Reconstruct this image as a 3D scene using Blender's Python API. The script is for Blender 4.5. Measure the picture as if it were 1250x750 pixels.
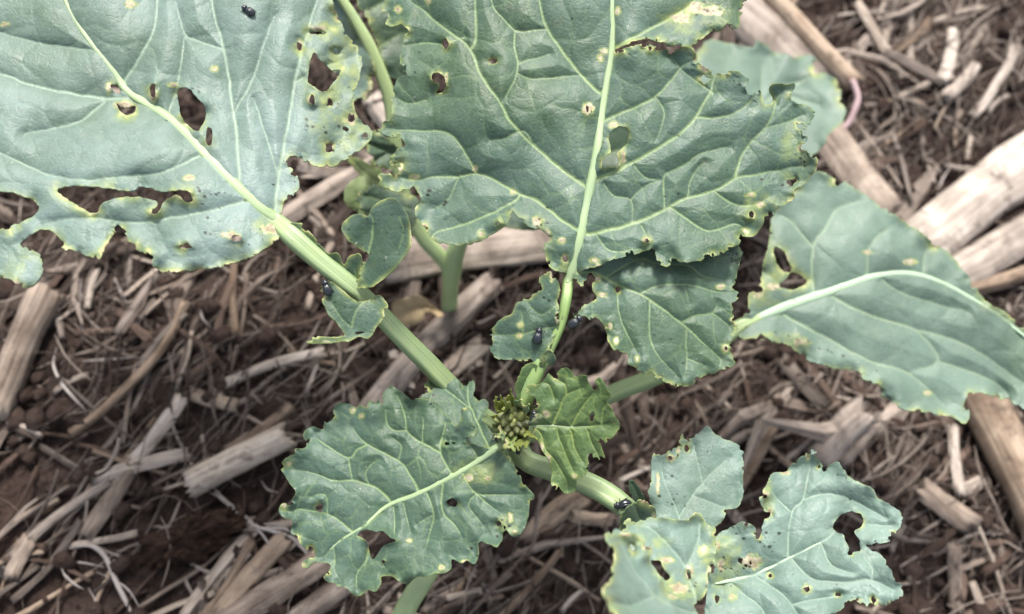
import bpy, math, random
import numpy as np
from mathutils import Vector, Matrix

# ------------------------------------------------------------------ start, camera, light
for o in list(bpy.data.objects):
    bpy.data.objects.remove(o, do_unlink=True)
SC = bpy.context.scene
COL = SC.collection
S = 0.01                       # everything below is written in centimetres

LENS, PITCH, DIST, ZFOC = 30.0, math.radians(15), 15.5, 8.5
CAM = np.array([0.0, -DIST * math.sin(PITCH), ZFOC + DIST * math.cos(PITCH)])
FPX = 1250 * LENS / 36.0
cam = bpy.data.cameras.new('camera')
cam.lens = LENS; cam.sensor_width = 36.0
cam.clip_start = 0.005; cam.clip_end = 200.0
cam.dof.use_dof = True
cam.dof.focus_distance = 15.6 * S
cam.dof.aperture_fstop = 13.0
co = bpy.data.objects.new('camera', cam)
co.location = CAM * S
co.rotation_euler = (PITCH, 0, 0)
COL.objects.link(co)
SC.camera = co

SUN_EL, SUN_AZ = math.radians(50), math.radians(8)     # azimuth clockwise from +Y
world = bpy.data.worlds.new('World'); SC.world = world; world.use_nodes = True
wn = world.node_tree.nodes; wl = world.node_tree.links
wn.clear()
sky = wn.new('ShaderNodeTexSky'); sky.sky_type = 'NISHITA'; sky.sun_disc = False
sky.sun_elevation = SUN_EL; sky.sun_rotation = SUN_AZ
sky.air_density = 1.0; sky.dust_density = 4.0; sky.ozone_density = 1.0
hs = wn.new('ShaderNodeHueSaturation'); hs.inputs['Saturation'].default_value = 0.45
bg = wn.new('ShaderNodeBackground'); bg.inputs['Strength'].default_value = 0.072
wo = wn.new('ShaderNodeOutputWorld')
wl.new(sky.outputs[0], hs.inputs['Color']); wl.new(hs.outputs[0], bg.inputs['Color']); wl.new(bg.outputs[0], wo.inputs['Surface'])
sd = bpy.data.lights.new('sun', 'SUN'); sd.energy = 1.5; sd.angle = math.radians(11); sd.color = (1.0, 0.95, 0.88)
so = bpy.data.objects.new('sun', sd)
sdir = Vector((math.sin(SUN_AZ) * math.cos(SUN_EL), math.cos(SUN_AZ) * math.cos(SUN_EL), math.sin(SUN_EL)))
so.rotation_euler = sdir.to_track_quat('Z', 'Y').to_euler()
so.location = (0.3, 0.6, 1.0)
COL.objects.link(so)
vs = SC.view_settings
vs.view_transform = 'Standard'; vs.look = 'None'; vs.gamma = 1.0; vs.use_curve_mapping = False
vs.exposure = 1.78

RNG = np.random.default_rng(7)
random.seed(7)

# ------------------------------------------------------------------ numeric helpers
_cp, _sp = math.cos(PITCH), math.sin(PITCH)
def rays(X, Y):
    dx = (np.asarray(X, float) - 625.0) / FPX
    dy = (375.0 - np.asarray(Y, float)) / FPX
    return np.stack([dx, dy * _cp + _sp, dy * _sp - _cp], -1)
def P(px, py, z):
    """photo point at a known height above the soil -> place in the scene (cm)"""
    d = rays(px, py)
    return CAM + d * ((z - CAM[2]) / d[2])
def project(p):
    v = np.asarray(p, float) - CAM
    x, y, z = v[0], v[1] * _cp + v[2] * _sp, -v[1] * _sp + v[2] * _cp
    return 625 + FPX * x / -z, 375 - FPX * y / -z
def depth(p):
    v = np.asarray(p, float) - CAM
    return v[1] * _sp - v[2] * _cp

def _hash(ix, iy, seed):
    h = (ix.astype(np.int64) * 374761393 + iy.astype(np.int64) * 668265263 + seed * 974711) & 0xffffffff
    h = ((h ^ (h >> 13)) * 1274126177) & 0xffffffff
    h = ((h ^ (h >> 16)) * 2246822519) & 0xffffffff
    return ((h ^ (h >> 15)) & 0xffffff) / float(0xffffff)
def vnoise(x, y, seed=0):
    x = np.asarray(x, float); y = np.asarray(y, float)
    ix = np.floor(x); iy = np.floor(y); fx = x - ix; fy = y - iy
    ux = fx * fx * fx * (fx * (fx * 6 - 15) + 10); uy = fy * fy * fy * (fy * (fy * 6 - 15) + 10)
    a = _hash(ix, iy, seed); b = _hash(ix + 1, iy, seed); c = _hash(ix, iy + 1, seed); d = _hash(ix + 1, iy + 1, seed)
    return (a + (b - a) * ux + (c - a) * uy + (a - b - c + d) * ux * uy) * 2 - 1
def fbm(x, y, seed=0, octv=3):
    s = 0; a = 1.0; t = 0
    for k in range(octv):
        s = s + a * vnoise(np.asarray(x) * 2 ** k, np.asarray(y) * 2 ** k, seed + 17 * k); t += a; a *= 0.5
    return s / t
def voro(x, y, seed=0):
    """edge distance of jittered cells (cell size 1)"""
    ix = np.floor(x); iy = np.floor(y)
    f1 = np.full(np.shape(x), 9.0); f2 = f1.copy()
    for dx in (-1, 0, 1):
        for dy in (-1, 0, 1):
            cx = ix + dx; cy = iy + dy
            sx = cx + 0.12 + 0.76 * _hash(cx, cy, seed); sy = cy + 0.12 + 0.76 * _hash(cx, cy, seed + 5)
            d = np.hypot(x - sx, y - sy)
            f2 = np.where(d < f1, f1, np.minimum(f2, d)); f1 = np.minimum(f1, d)
    return (f2 - f1) * 0.5
def smooth(a, b, x):
    t = np.clip((x - a) / (b - a), 0, 1); return t * t * (3 - 2 * t)
def catmull(pts, n=4, closed=False):
    p = np.asarray(pts, float); N = len(p); out = []
    rng = range(N) if closed else range(N - 1)
    for i in rng:
        if closed: a, b, c, d = p[i - 1], p[i], p[(i + 1) % N], p[(i + 2) % N]
        else: a, b, c, d = p[max(i - 1, 0)], p[i], p[i + 1], p[min(i + 2, N - 1)]
        for k in range(n):
            t = k / n
            out.append(0.5 * ((2 * b) + (-a + c) * t + (2 * a - 5 * b + 4 * c - d) * t * t + (-a + 3 * b - 3 * c + d) * t ** 3))
    if not closed: out.append(p[-1])
    return np.array(out)
def seg_dist(X, Y, A, B, wA=None, wB=None, wmin=0.9):
    """least distance to segments; with widths also least distance/width"""
    n = len(X); out = np.empty(n); rat = np.empty(n) if wA is not None else None
    d = B - A; L2 = (d ** 2).sum(1) + 1e-9
    for i in range(0, n, 20000):
        x = X[i:i + 20000, None] - A[None, :, 0]; y = Y[i:i + 20000, None] - A[None, :, 1]
        t = np.clip((x * d[:, 0] + y * d[:, 1]) / L2, 0, 1)
        q = np.hypot(x - t * d[:, 0], y - t * d[:, 1])
        out[i:i + 20000] = q.min(1)
        if rat is not None:
            w = wA + (wB - wA) * t; we = np.maximum(w, wmin); v = (1 - smooth(0.45, 1.5, q / we)) * np.clip(w / we, 0, 1) ** 0.8 * np.clip(0.42 + w * 0.2, 0, 0.95)
            rat[i:i + 20000] = v.max(1)
    return (out, rat) if rat is not None else out
def inside(X, Y, poly):
    c = np.zeros(len(X), bool); n = len(poly)
    for i in range(n):
        x0, y0 = poly[i - 1]; x1, y1 = poly[i]
        if y0 == y1: continue
        m = ((y0 > Y) != (y1 > Y)) & (X < (x1 - x0) * (Y - y0) / (y1 - y0) + x0)
        c ^= m
    return c
def sdist(X, Y, poly):
    d = seg_dist(X, Y, np.roll(poly, 1, 0), poly)
    return np.where(inside(X, Y, poly), d, -d)

# ------------------------------------------------------------------ object helpers
def mk(name, V, F, mat, parent=None, origin=None, attrs=None, smooth_=True, kind=None):
    """one mesh object; V in cm, world; origin in cm"""
    me = bpy.data.meshes.new(name)
    V = np.asarray(V, float)
    og = np.zeros(3) if origin is None else np.asarray(origin, float)
    me.from_pydata(((V - og) * S).tolist(), [], F if isinstance(F, list) else F.tolist())
    if smooth_:
        me.polygons.foreach_set('use_smooth', np.ones(len(me.polygons), bool))
    for an, arr in (attrs or {}).items():
        arr = np.asarray(arr, np.float32)
        if arr.ndim == 1:
            a = me.attributes.new(an, 'FLOAT', 'POINT'); a.data.foreach_set('value', arr)
        elif arr.shape[1] == 3:
            a = me.attributes.new(an, 'FLOAT_VECTOR', 'POINT'); a.data.foreach_set('vector', arr.ravel())
        else:
            a = me.attributes.new(an, 'FLOAT_COLOR', 'POINT'); a.data.foreach_set('color', arr.ravel())
    me.update()
    o = bpy.data.objects.new(name, me); me.materials.append(mat); COL.objects.link(o)
    if parent is not None: o.parent = parent
    elif origin is not None: o.location = og * S
    if kind: o['kind'] = kind
    return o
def empty(name, loc, label, cat, group=None):
    o = bpy.data.objects.new(name, None); COL.objects.link(o); o.location = np.asarray(loc) * S
    o.empty_display_size = 0.005
    o['label'] = label; o['category'] = cat
    if group: o['group'] = group
    return o
def tag(o, label, cat, group=None):
    o['label'] = label; o['category'] = cat
    if group: o['group'] = group
    return o
def unit(v):
    v = np.asarray(v, float); return v / (np.linalg.norm(v, axis=-1, keepdims=True) + 1e-12)
def loft(path, ra, rb, section, up=(0, 0, 1), jag=0.0, hollow=0.0, rng=None, cap=True, ups=None):
    """sweep a closed section (k x 2, unit size) along a path: ra half width, rb half height"""
    path = np.asarray(path, float); n = len(path); k = len(section)
    ra = np.broadcast_to(ra, n); rb = np.broadcast_to(rb, n)
    t = unit(np.gradient(path, axis=0))
    upv = np.broadcast_to(np.asarray(up, float), (n, 3)) if ups is None else ups
    side = unit(np.cross(t, upv)); nr = np.cross(side, t)
    V = path[:, None] + side[:, None] * (ra[:, None] * section[None, :, 0])[..., None] + nr[:, None] * (rb[:, None] * section[None, :, 1])[..., None]
    if jag and rng is not None:
        for e, sg in ((0, -1), (n - 1, 1)):
            V[e] += t[e] * (rng.random((k, 1)) * jag * sg)
    V = V.reshape(-1, 3)
    i = np.arange(n - 1)[:, None] * k; j = np.arange(k)[None, :]; j2 = (j + 1) % k
    F = np.stack([i + j, i + j2, i + k + j2, i + k + j], -1).reshape(-1, 4).tolist()
    ln = np.concatenate([[0], np.cumsum(np.linalg.norm(np.diff(path, axis=0), axis=1))])
    st = np.stack([np.repeat(ln, k), np.tile(np.arange(k) / k, n), np.zeros(n * k)], -1)
    if cap:
        for e, sg in ((0, -1), (n - 1, 1)):
            b = e * k; cpos = path[e]
            if hollow:
                base = len(V)
                ring1 = cpos + (V[b:b + k] - cpos) * hollow
                ring2 = ring1 - t[e] * sg * min(0.5, ln[-1] * 0.2)
                V = np.vstack([V, ring1, ring2, ring2.mean(0)[None]])
                st = np.vstack([st, np.tile([0, 0, 1], (k, 1)), np.tile([0, 0, 1], (k + 1, 1))])
                for q in range(k):
                    r = (q + 1) % k
                    f1 = [b + q, b + r, base + r, base + q]; f2 = [base + q, base + r, base + k + r, base + k + q]; f3 = [base + k + q, base + k + r, base + 2 * k]
                    for f in (f1, f2, f3): F.append(f if sg > 0 else f[::-1])
            else:
                base = len(V); V = np.vstack([V, (V[b:b + k].mean(0) )[None]]); st = np.vstack([st, [[ln[e], 0.5, 1]]])
                for q in range(k):
                    f = [b + q, b + (q + 1) % k, base]
                    F.append(f if sg > 0 else f[::-1])
    return V, F, st
def circle(k, groove=0.0, power=1.0):
    a = np.arange(k) / k * 2 * math.pi
    c = np.stack([np.cos(a), np.sin(a)], -1)
    if groove:
        g = 1 - groove * np.exp(-((a - math.pi / 2) / 0.42) ** 2)
        c = c * g[:, None]
    return c
def join(parts):
    Vs, Fs, As, off = [], [], [], 0
    for V, F, A in parts:
        Vs.append(V); As.append(A); Fs += [[i + off for i in f] for f in F]; off += len(V)
    return np.vstack(Vs), Fs, np.vstack(As)

# ------------------------------------------------------------------ materials
class NT:
    def __init__(s, name):
        s.m = bpy.data.materials.new(name); s.m.use_nodes = True
        s.n = s.m.node_tree.nodes; s.l = s.m.node_tree.links; s.n.clear()
        s.out = s.n.new('ShaderNodeOutputMaterial')
    def node(s, t, **kw):
        nd = s.n.new(t)
        for k, v in kw.items(): setattr(nd, k, v)
        return nd
    def put(s, sock, v):
        if hasattr(v, 'is_output') or isinstance(v, bpy.types.NodeSocket): s.l.new(v, sock)
        else: sock.default_value = v
    def attr(s, name, out='Fac'): 
        a = s.node('ShaderNodeAttribute', attribute_name=name); return a.outputs[out]
    def noise(s, vec, scale, detail=4.0, rough=0.55, dist=0.0):
        a = s.node('ShaderNodeTexNoise'); s.put(a.inputs['Vector'], vec)
        a.inputs['Scale'].default_value = scale; a.inputs['Detail'].default_value = detail
        a.inputs['Roughness'].default_value = rough; a.inputs['Distortion'].default_value = dist
        return a.outputs['Fac']
    def mix(s, f, a, b, blend='MIX'):
        m = s.node('ShaderNodeMix', data_type='RGBA', blend_type=blend)
        s.put(m.inputs[0], f); s.put(m.inputs[6], a); s.put(m.inputs[7], b); return m.outputs[2]
    def math(s, op, a, b=0.0, clamp=False):
        m = s.node('ShaderNodeMath', operation=op, use_clamp=clamp); s.put(m.inputs[0], a); s.put(m.inputs[1], b); return m.outputs[0]
    def ramp(s, f, lo, hi, a=0.0, b=1.0):
        m = s.node('ShaderNodeMapRange', clamp=True); s.put(m.inputs[0], f)
        for i, v in enumerate((lo, hi, a, b)): s.put(m.inputs[i + 1], v)
        return m.outputs[0]
    def sep(s, v):
        m = s.node('ShaderNodeSeparateColor'); s.put(m.inputs[0], v); return m.outputs
    def scale(s, vec, sc):
        m = s.node('ShaderNodeMapping'); s.put(m.inputs[0], vec); m.inputs['Scale'].default_value = sc; return m.outputs[0]
    def bump(s, h, strength, dist):
        b = s.node('ShaderNodeBump'); b.inputs['Strength'].default_value = strength; b.inputs['Distance'].default_value = dist
        s.put(b.inputs['Height'], h); return b.outputs[0]
    def obj(s):
        return s.node('ShaderNodeTexCoord').outputs['Object']
    def pbsdf(s, col, rough=0.6, spec=0.4, normal=None, **kw):
        b = s.node('ShaderNodeBsdfPrincipled'); s.put(b.inputs['Base Color'], col); s.put(b.inputs['Roughness'], rough)
        b.inputs['Specular IOR Level'].default_value = spec
        if normal is not None: s.l.new(normal, b.inputs['Normal'])
        for k, v in kw.items(): s.put(b.inputs[k], v)
        return b.outputs[0]
    def done(s, sh): s.l.new(sh, s.out.inputs['Surface']); return s.m
def rgb(r, g, b): return (r, g, b, 1.0)

def leaf_material(name, bloom=0.5, green=(0.042, 0.092, 0.045), blue=(0.125, 0.20, 0.163), vein=(0.31, 0.42, 0.20), trans=0.22, yellow=0.0):
    t = NT(name)
    c = t.obj()
    m = t.node('ShaderNodeAttribute', attribute_name='mask')
    r = t.sep(m.outputs['Color'])
    scar = m.outputs['Alpha']
    speck = t.attr('speck')
    vo = t.node('ShaderNodeTexVoronoi', feature='DISTANCE_TO_EDGE'); t.put(vo.inputs['Vector'], c); vo.inputs['Scale'].default_value = 620
    net = t.ramp(vo.outputs['Distance'], 0.0, 0.12)
    n1 = t.noise(c, 45, 5, 0.6); n2 = t.noise(c, 260, 4, 0.6); n3 = t.noise(c, 1800, 3, 0.6)
    f = t.math('ADD', t.ramp(n1, 0.3, 0.7, -0.42, 0.42), t.math('ADD', t.ramp(n2, 0.3, 0.7, -0.14, 0.14), bloom), True)
    base = t.mix(f, rgb(*green), rgb(*blue))
    if yellow:
        base = t.mix(t.ramp(t.noise(c, 70, 3), 0.35, 0.7, 0.0, yellow), base, rgb(0.20, 0.30, 0.07))
    base = t.mix(t.ramp(n3, 0.3, 0.7, 0.0, 0.16), base, rgb(0.03, 0.06, 0.035))
    base = t.mix(t.ramp(net, 0.0, 1.0, 0.14, 0.0), base, rgb(vein[0] * 0.6, vein[1] * 0.66, vein[2] * 0.7))
    base = t.mix(t.ramp(t.noise(c, 110, 6, 0.7), 0.56, 0.74, 0.0, 0.42), base, rgb(blue[0] * 1.3, blue[1] * 1.2, blue[2] * 1.2))
    base = t.mix(t.ramp(t.noise(c, 28, 4, 0.6), 0.5, 0.7, 0.0, 0.35), base, rgb(0.085, 0.125, 0.045))
    base = t.mix(t.math('MULTIPLY', r[1], 0.75), base, rgb(vein[0] * 0.72, vein[1] * 0.78, vein[2] * 0.75))
    base = t.mix(r[0], base, rgb(*vein))
    hn = t.ramp(t.noise(c, 420, 3), 0.25, 0.7, 0.25, 1.0)
    h = t.math('MULTIPLY', r[2], hn, True)
    base = t.mix(t.ramp(h, 0.05, 0.6, 0, 0.8), base, rgb(0.36, 0.42, 0.12))
    base = t.mix(t.ramp(h, 0.45, 0.95, 0, 0.9), base, rgb(0.62, 0.58, 0.36))
    base = t.mix(t.math('MULTIPLY', t.ramp(h, 0.6, 0.9), t.ramp(t.noise(c, 330, 3), 0.52, 0.66)), base, rgb(0.26, 0.16, 0.08))
    sn = t.noise(c, 900, 4)
    base = t.mix(scar, base, t.mix(t.ramp(sn, 0.35, 0.65), rgb(0.30, 0.24, 0.15), rgb(0.58, 0.53, 0.39)))
    base = t.mix(t.ramp(t.noise(c, 1500, 2, 0.5), 0.70, 0.75, 0, 0.55), base, rgb(0.42, 0.42, 0.38))
    base = t.mix(t.ramp(t.noise(c, 190, 6, 0.75), 0.60, 0.72, 0, 0.30), base, rgb(0.20, 0.17, 0.12))
    base = t.mix(speck, base, rgb(0.014, 0.016, 0.013))
    bm = t.bump(t.math('ADD', t.math('ADD', n3, t.math('MULTIPLY', net, 0.22)), t.math('MULTIPLY', n2, 2.0)), 0.42, 0.00025)
    p = t.pbsdf(base, t.ramp(n2, 0.3, 0.7, 0.38, 0.60), 0.42, bm, **{'Sheen Weight': 0.12, 'Sheen Roughness': 0.4})
    tr = t.node('ShaderNodeBsdfTranslucent')
    t.put(tr.inputs['Color'], t.mix(0.6, base, rgb(0.22, 0.32, 0.07)))
    mx = t.node('ShaderNodeMixShader'); mx.inputs[0].default_value = trans
    t.l.new(p, mx.inputs[1]); t.l.new(tr.outputs[0], mx.inputs[2])
    return t.done(mx.outputs[0])

def stalk_material(name, pale=(0.40, 0.52, 0.23), dark=(0.15, 0.24, 0.09), stripe=1.0):
    t = NT(name)
    st = t.attr('st', 'Vector')
    v = t.node('ShaderNodeSeparateXYZ'); t.l.new(st, v.inputs[0])
    ang = v.outputs[1]
    # pale channel on top (angle .25), darker flanks, fine length-wise lines
    ch = t.ramp(t.math('ABSOLUTE', t.math('SUBTRACT', ang, 0.25)), 0.05, 0.14, 1.0, 0.0)
    ln = t.noise(t.scale(st, (0.25, 26, 1)), 1.0, 3, 0.6)
    mot = t.noise(t.obj(), 160, 4)
    f = t.math('ADD', t.math('MULTIPLY', ch, 0.45 * stripe), t.ramp(ln, 0.3, 0.7, 0.1, 0.6), True)
    base = t.mix(f, rgb(*dark), rgb(*pale))
    base = t.mix(t.ramp(mot, 0.45, 0.75, 0, 0.35), base, rgb(0.24, 0.34, 0.22))
    base = t.mix(t.ramp(t.noise(t.obj(), 55, 5, 0.65), 0.55, 0.72, 0, 0.5), base, rgb(0.20, 0.24, 0.17))
    base = t.mix(t.ramp(t.noise(t.scale(st, (0.8, 14, 1)), 1.0, 5, 0.7), 0.64, 0.74, 0, 0.65), base, rgb(0.30, 0.27, 0.14))
    base = t.mix(t.ramp(t.noise(t.obj(), 420, 4, 0.7), 0.66, 0.74, 0, 0.85), base, rgb(0.05, 0.045, 0.03))
    bm = t.bump(ln, 0.3, 0.0004)
    return t.done(t.pbsdf(base, 0.42, 0.45, bm, **{'Subsurface Weight': 0.15, 'Subsurface Radius': (0.002, 0.002, 0.0008), 'Subsurface Scale': 0.3}))

def straw_material(name, a, b, c, rnd=0.5, fibre=1.0, per='object'):
    """dry plant matter: a dark, b mid, c pale"""
    t = NT(name)
    st = t.attr('st', 'Vector')
    v = t.node('ShaderNodeSeparateXYZ'); t.l.new(st, v.inputs[0])
    if per == 'object':
        rv = t.node('ShaderNodeObjectInfo').outputs['Random']
    else:
        rv = t.attr('tint')
    off = t.node('ShaderNodeCombineXYZ'); t.put(off.inputs[0], t.math('MULTIPLY', rv, 37.0)); t.put(off.inputs[1], t.math('MULTIPLY', rv, 11.0))
    ad = t.node('ShaderNodeVectorMath', operation='ADD'); t.l.new(st, ad.inputs[0]); t.l.new(off.outputs[0], ad.inputs[1])
    q = ad.outputs[0]
    ln = t.noise(t.scale(q, (0.5, 26, 1)), 1.0, 5, 0.65)
    mo = t.noise(t.scale(q, (0.9, 3, 1)), 1.0, 5, 0.6, 0.6)
    f = t.math('ADD', t.ramp(rv, 0, 1, -rnd * 0.5, rnd * 0.5), t.math('ADD', t.ramp(ln, 0.28, 0.72, 0.08, 0.62), t.ramp(mo, 0.3, 0.7, -0.22, 0.28)), True)
    base = t.mix(t.ramp(f, 0.0, 0.5), rgb(*a), rgb(*b))
    base = t.mix(t.ramp(f, 0.45, 1.0), base, rgb(*c))
    base = t.mix(t.ramp(t.noise(t.scale(q, (1.6, 4, 1)), 1.0, 6, 0.75), 0.54, 0.70, 0, 0.85), base, rgb(0.045, 0.032, 0.026))
    bm = t.bump(ln, 0.7 * fibre, 0.0008)
    return t.done(t.pbsdf(base, 0.78, 0.2, bm))

M = {}
M['leafA'] = leaf_material('leaf_pale_bloom', 0.66, green=(0.08, 0.14, 0.09), blue=(0.235, 0.325, 0.305), vein=(0.33, 0.44, 0.33), trans=0.2)
M['leafB'] = leaf_material('leaf_sea_green', 0.56)
M['leafC'] = leaf_material('leaf_grey_bloom', 0.66, green=(0.08, 0.13, 0.10), blue=(0.19, 0.28, 0.225), vein=(0.33, 0.43, 0.28))
M['leafE'] = leaf_material('leaf_deep_green', 0.46, green=(0.042, 0.088, 0.047), blue=(0.112, 0.185, 0.150), vein=(0.28, 0.39, 0.17))
M['leafF'] = leaf_material('leaf_young_green', 0.42, green=(0.065, 0.125, 0.038), blue=(0.13, 0.225, 0.13), vein=(0.38, 0.48, 0.15), trans=0.3, yellow=0.4)
M['leafG'] = leaf_material('leaf_blue_bloom', 0.74, green=(0.075, 0.14, 0.11), blue=(0.225, 0.32, 0.275), vein=(0.31, 0.42, 0.32), trans=0.18)
M['leafH'] = leaf_material('leaf_shade_green', 0.35, green=(0.045, 0.085, 0.048), blue=(0.11, 0.17, 0.14))
M['leafY'] = leaf_material('leaf_yellowing', 0.5, green=(0.25, 0.34, 0.13), blue=(0.36, 0.46, 0.24), vein=(0.5, 0.56, 0.3), trans=0.4)
M['midrib'] = stalk_material('midrib_pale', (0.35, 0.45, 0.25), (0.24, 0.34, 0.17), 1.0)
M['midribG'] = stalk_material('midrib_bloom', (0.38, 0.50, 0.36), (0.26, 0.38, 0.26), 1.0)
M['stalk'] = stalk_material('green_stalk', (0.42, 0.52, 0.26), (0.12, 0.20, 0.085))
M['stalkB'] = stalk_material('bright_stalk', (0.29, 0.41, 0.14), (0.14, 0.24, 0.07))
M['stalkH'] = stalk_material('smooth_stalk', (0.46, 0.56, 0.29), (0.31, 0.42, 0.18), 0.3)

# ------------------------------------------------------------------ leaf builder
OUTLINES = []          # photo outlines, used to keep the loose straws where they can be seen
def plane3(a, b, c):
    p, q, r = P(*a), P(*b), P(*c)
    n = unit(np.cross(q - p, r - p))
    if n[2] < 0: n = -n
    return p, n
class Leaf:
    def __init__(s, outline, plane, holes=(), veins=(), scars=(), specks=(), grid=1.8, seed=1, cell=36, bulge=3.5, tert=0.6,
                 wave=5.0, ripple=3.0, warp=None, vw=1.0, edge_halo=0.55, edge_w=3.0, hole_w=6.0, rough=1.0, thick=0.022, vgain=1.0, bites=0, yell=()):
        s.o = catmull(outline, 4, True); s.p, s.n = plane3(*plane); s.seed = seed
        s.holes = [catmull(h, 4, True) for h in holes]
        s.yell = yell; rb_ = np.random.default_rng(seed * 31 + 5); s.bites = []
        for _ in range(bites):                                          # small chewed notches along the margin
            q = s.o[rb_.integers(len(s.o))]; r = 1.3 + 4.2 * rb_.random() ** 2.5
            s.bites.append((q[0] + rb_.normal() * 0.8, q[1] + rb_.normal() * 0.8, r))
        s.__dict__.update(scars=scars, specks=specks, grid=grid, cell=cell, bulge=bulge, tert=tert, wave=wave, ripple=ripple,
                          warp=warp, edge_halo=edge_halo, edge_w=edge_w, hole_w=hole_w, rough=rough, thick=thick, vgain=vgain)
        A, B, wa, wb = [], [], [], []
        for iv, v in enumerate(veins):
            pts, w0, w1 = v
            if iv and len(veins) > 2:                                # join side veins to the main vein
                m = catmull(veins[0][0], 8); dd = np.hypot(m[:, 0] - pts[0][0], m[:, 1] - pts[0][1]); jm = int(dd.argmin())
                if 1.5 < dd[jm] < 16: pts = [tuple(m[jm])] + list(pts)
            c = catmull(pts, 4); w = np.linspace(w0, w1, len(c)) * vw * 0.66 * np.clip(np.linspace(1, 0, len(c)) * 5, 0.15, 1)
            A.append(c[:-1]); B.append(c[1:]); wa.append(w[:-1]); wb.append(w[1:])
        s.v = (np.vstack(A), np.vstack(B), np.concatenate(wa), np.concatenate(wb)) if A else None
        OUTLINES.append(s.o)
    def edge(s, X, Y):
        e = sdist(X, Y, s.o) + s.rough * (fbm(X / 8, Y / 8, s.seed, 2) * 1.5 + 0.7 * vnoise(X / 3, Y / 3, s.seed + 2))
        h = np.full(len(X), 99.0)
        for k, ho in enumerate(s.holes):
            x0, y0 = ho.min(0) - 40; x1, y1 = ho.max(0) + 40
            m = (X > x0) & (X < x1) & (Y > y0) & (Y < y1)
            if m.any(): h[m] = np.minimum(h[m], -sdist(X[m], Y[m], ho) + s.rough * 1.2 * fbm(X[m] / 5, Y[m] / 5, s.seed + 9, 2))
        for bx, by, r in s.bites:
            m = (np.abs(X - bx) < 30) & (np.abs(Y - by) < 30)
            if m.any(): h[m] = np.minimum(h[m], np.hypot(X[m] - bx, Y[m] - by) - r * (1 + 0.45 * vnoise(X[m] / 3, Y[m] / 3, s.seed + 8)))
        return e, h
    def vein(s, X, Y):
        wx = X + 0.8 * vnoise(X / 14, Y / 14, s.seed + 3); wy = Y + 0.8 * vnoise(X / 14, Y / 14, s.seed + 4)
        if s.v is None: return np.full(len(X), 99.0), np.zeros(len(X))
        return seg_dist(wx, wy, *s.v, s.grid * 0.62)
    def tertv(s, X, Y, cell, sd):
        wx = X + cell * 0.28 * vnoise(X / cell * 1.3, Y / cell * 1.3, s.seed + sd); wy = Y + cell * 0.28 * vnoise(X / cell * 1.3, Y / cell * 1.3, s.seed + sd + 1)
        return voro(wx / cell, wy / cell, s.seed + sd) * cell
    def disp(s, X, Y, e, h, dv, dt):
        """height over the leaf plane in photo pixels"""
        w = s.wave * fbm(X / 120, Y / 120, s.seed + 20, 2) * 2.0 + s.wave * 0.28 * vnoise(X / 42, Y / 42, s.seed + 22)
        b = s.bulge * (1 - np.exp(-dv / (s.cell * 0.34))) * 2.0
        b = b + s.bulge * 0.30 * (1 - np.exp(-dt / (s.cell * 0.16)))
        w = w + b
        d = np.minimum(np.clip(e, 0, 99), np.clip(h, 0, 99) * 2)
        w = w + s.ripple * 2.3 * vnoise(X / 24, Y / 24, s.seed + 31) * np.exp(-d / 16)
        w = w + s.ripple * 0.7 * vnoise(X / 9, Y / 9, s.seed + 33) * np.exp(-d / 6)
        if s.warp is not None: w = w + s.warp(X, Y)
        return w
    def surf(s, X, Y, lift=0.0):
        X = np.asarray(X, float); Y = np.asarray(Y, float)
        e, h = s.edge(X, Y); dv, _ = s.vein(X, Y); dt = s.tertv(X, Y, s.cell, 40)
        return s.place(X, Y, s.disp(X, Y, e, h, dv, dt) + lift)
    def place(s, X, Y, w):
        d = rays(X, Y)
        pxs = ((s.p - CAM) @ s.n) / (d @ s.n) / FPX                 # cm per pixel there
        t = (((s.p - CAM) @ s.n) + w * pxs) / (d @ s.n)
        return CAM + d * t[:, None]
    def build(s, name, mat, parent, origin, label=None):
        g = s.grid
        x0, y0 = s.o.min(0) - 2 * g; x1, y1 = s.o.max(0) + 2 * g
        nx, ny = int((x1 - x0) / g) + 1, int((y1 - y0) / g) + 1
        GX, GY = np.meshgrid(x0 + np.arange(nx) * g, y0 + np.arange(ny) * g)
        X = GX.ravel(); Y = GY.ravel()
        e, h = s.edge(X, Y)
        f = np.minimum(e, h); lim = 0.15 * g
        f = np.where(np.abs(f) < lim, np.where(f >= 0, lim, -lim), f)
        i = (np.arange(ny - 1)[:, None] * nx + np.arange(nx - 1)[None, :]).ravel()
        T = np.vstack([np.stack([i, i + 1, i + nx + 1], 1), np.stack([i, i + nx + 1, i + nx], 1)])
        ins = f[T] > 0; c = ins.sum(1)
        tri = [T[c == 3]]
        keys = []; N = nx * ny
        def rot(Tr, In, want):                                      # bring the odd corner to the front
            k = np.argmax(In == want, 1); r = np.arange(len(Tr))
            return np.stack([Tr[r, k], Tr[r, (k + 1) % 3], Tr[r, (k + 2) % 3]], 1)
        T1 = rot(T[c == 1], ins[c == 1], True); T2 = rot(T[c == 2], ins[c == 2], False)
        key = lambda a, b: np.minimum(a, b).astype(np.int64) * N + np.maximum(a, b)
        k1a, k1b = key(T1[:, 0], T1[:, 1]), key(T1[:, 0], T1[:, 2]); k2a, k2b = key(T2[:, 0], T2[:, 1]), key(T2[:, 0], T2[:, 2])
        uk = np.unique(np.concatenate([k1a, k1b, k2a, k2b]))
        a = uk // N; b = uk % N; t = f[a] / (f[a] - f[b])
        ex = X[a] + (X[b] - X[a]) * t; ey = Y[a] + (Y[b] - Y[a]) * t
        ee = e[a] + (e[b] - e[a]) * t; eh = h[a] + (h[b] - h[a]) * t
        ix = lambda k: N + np.searchsorted(uk, k)
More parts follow.
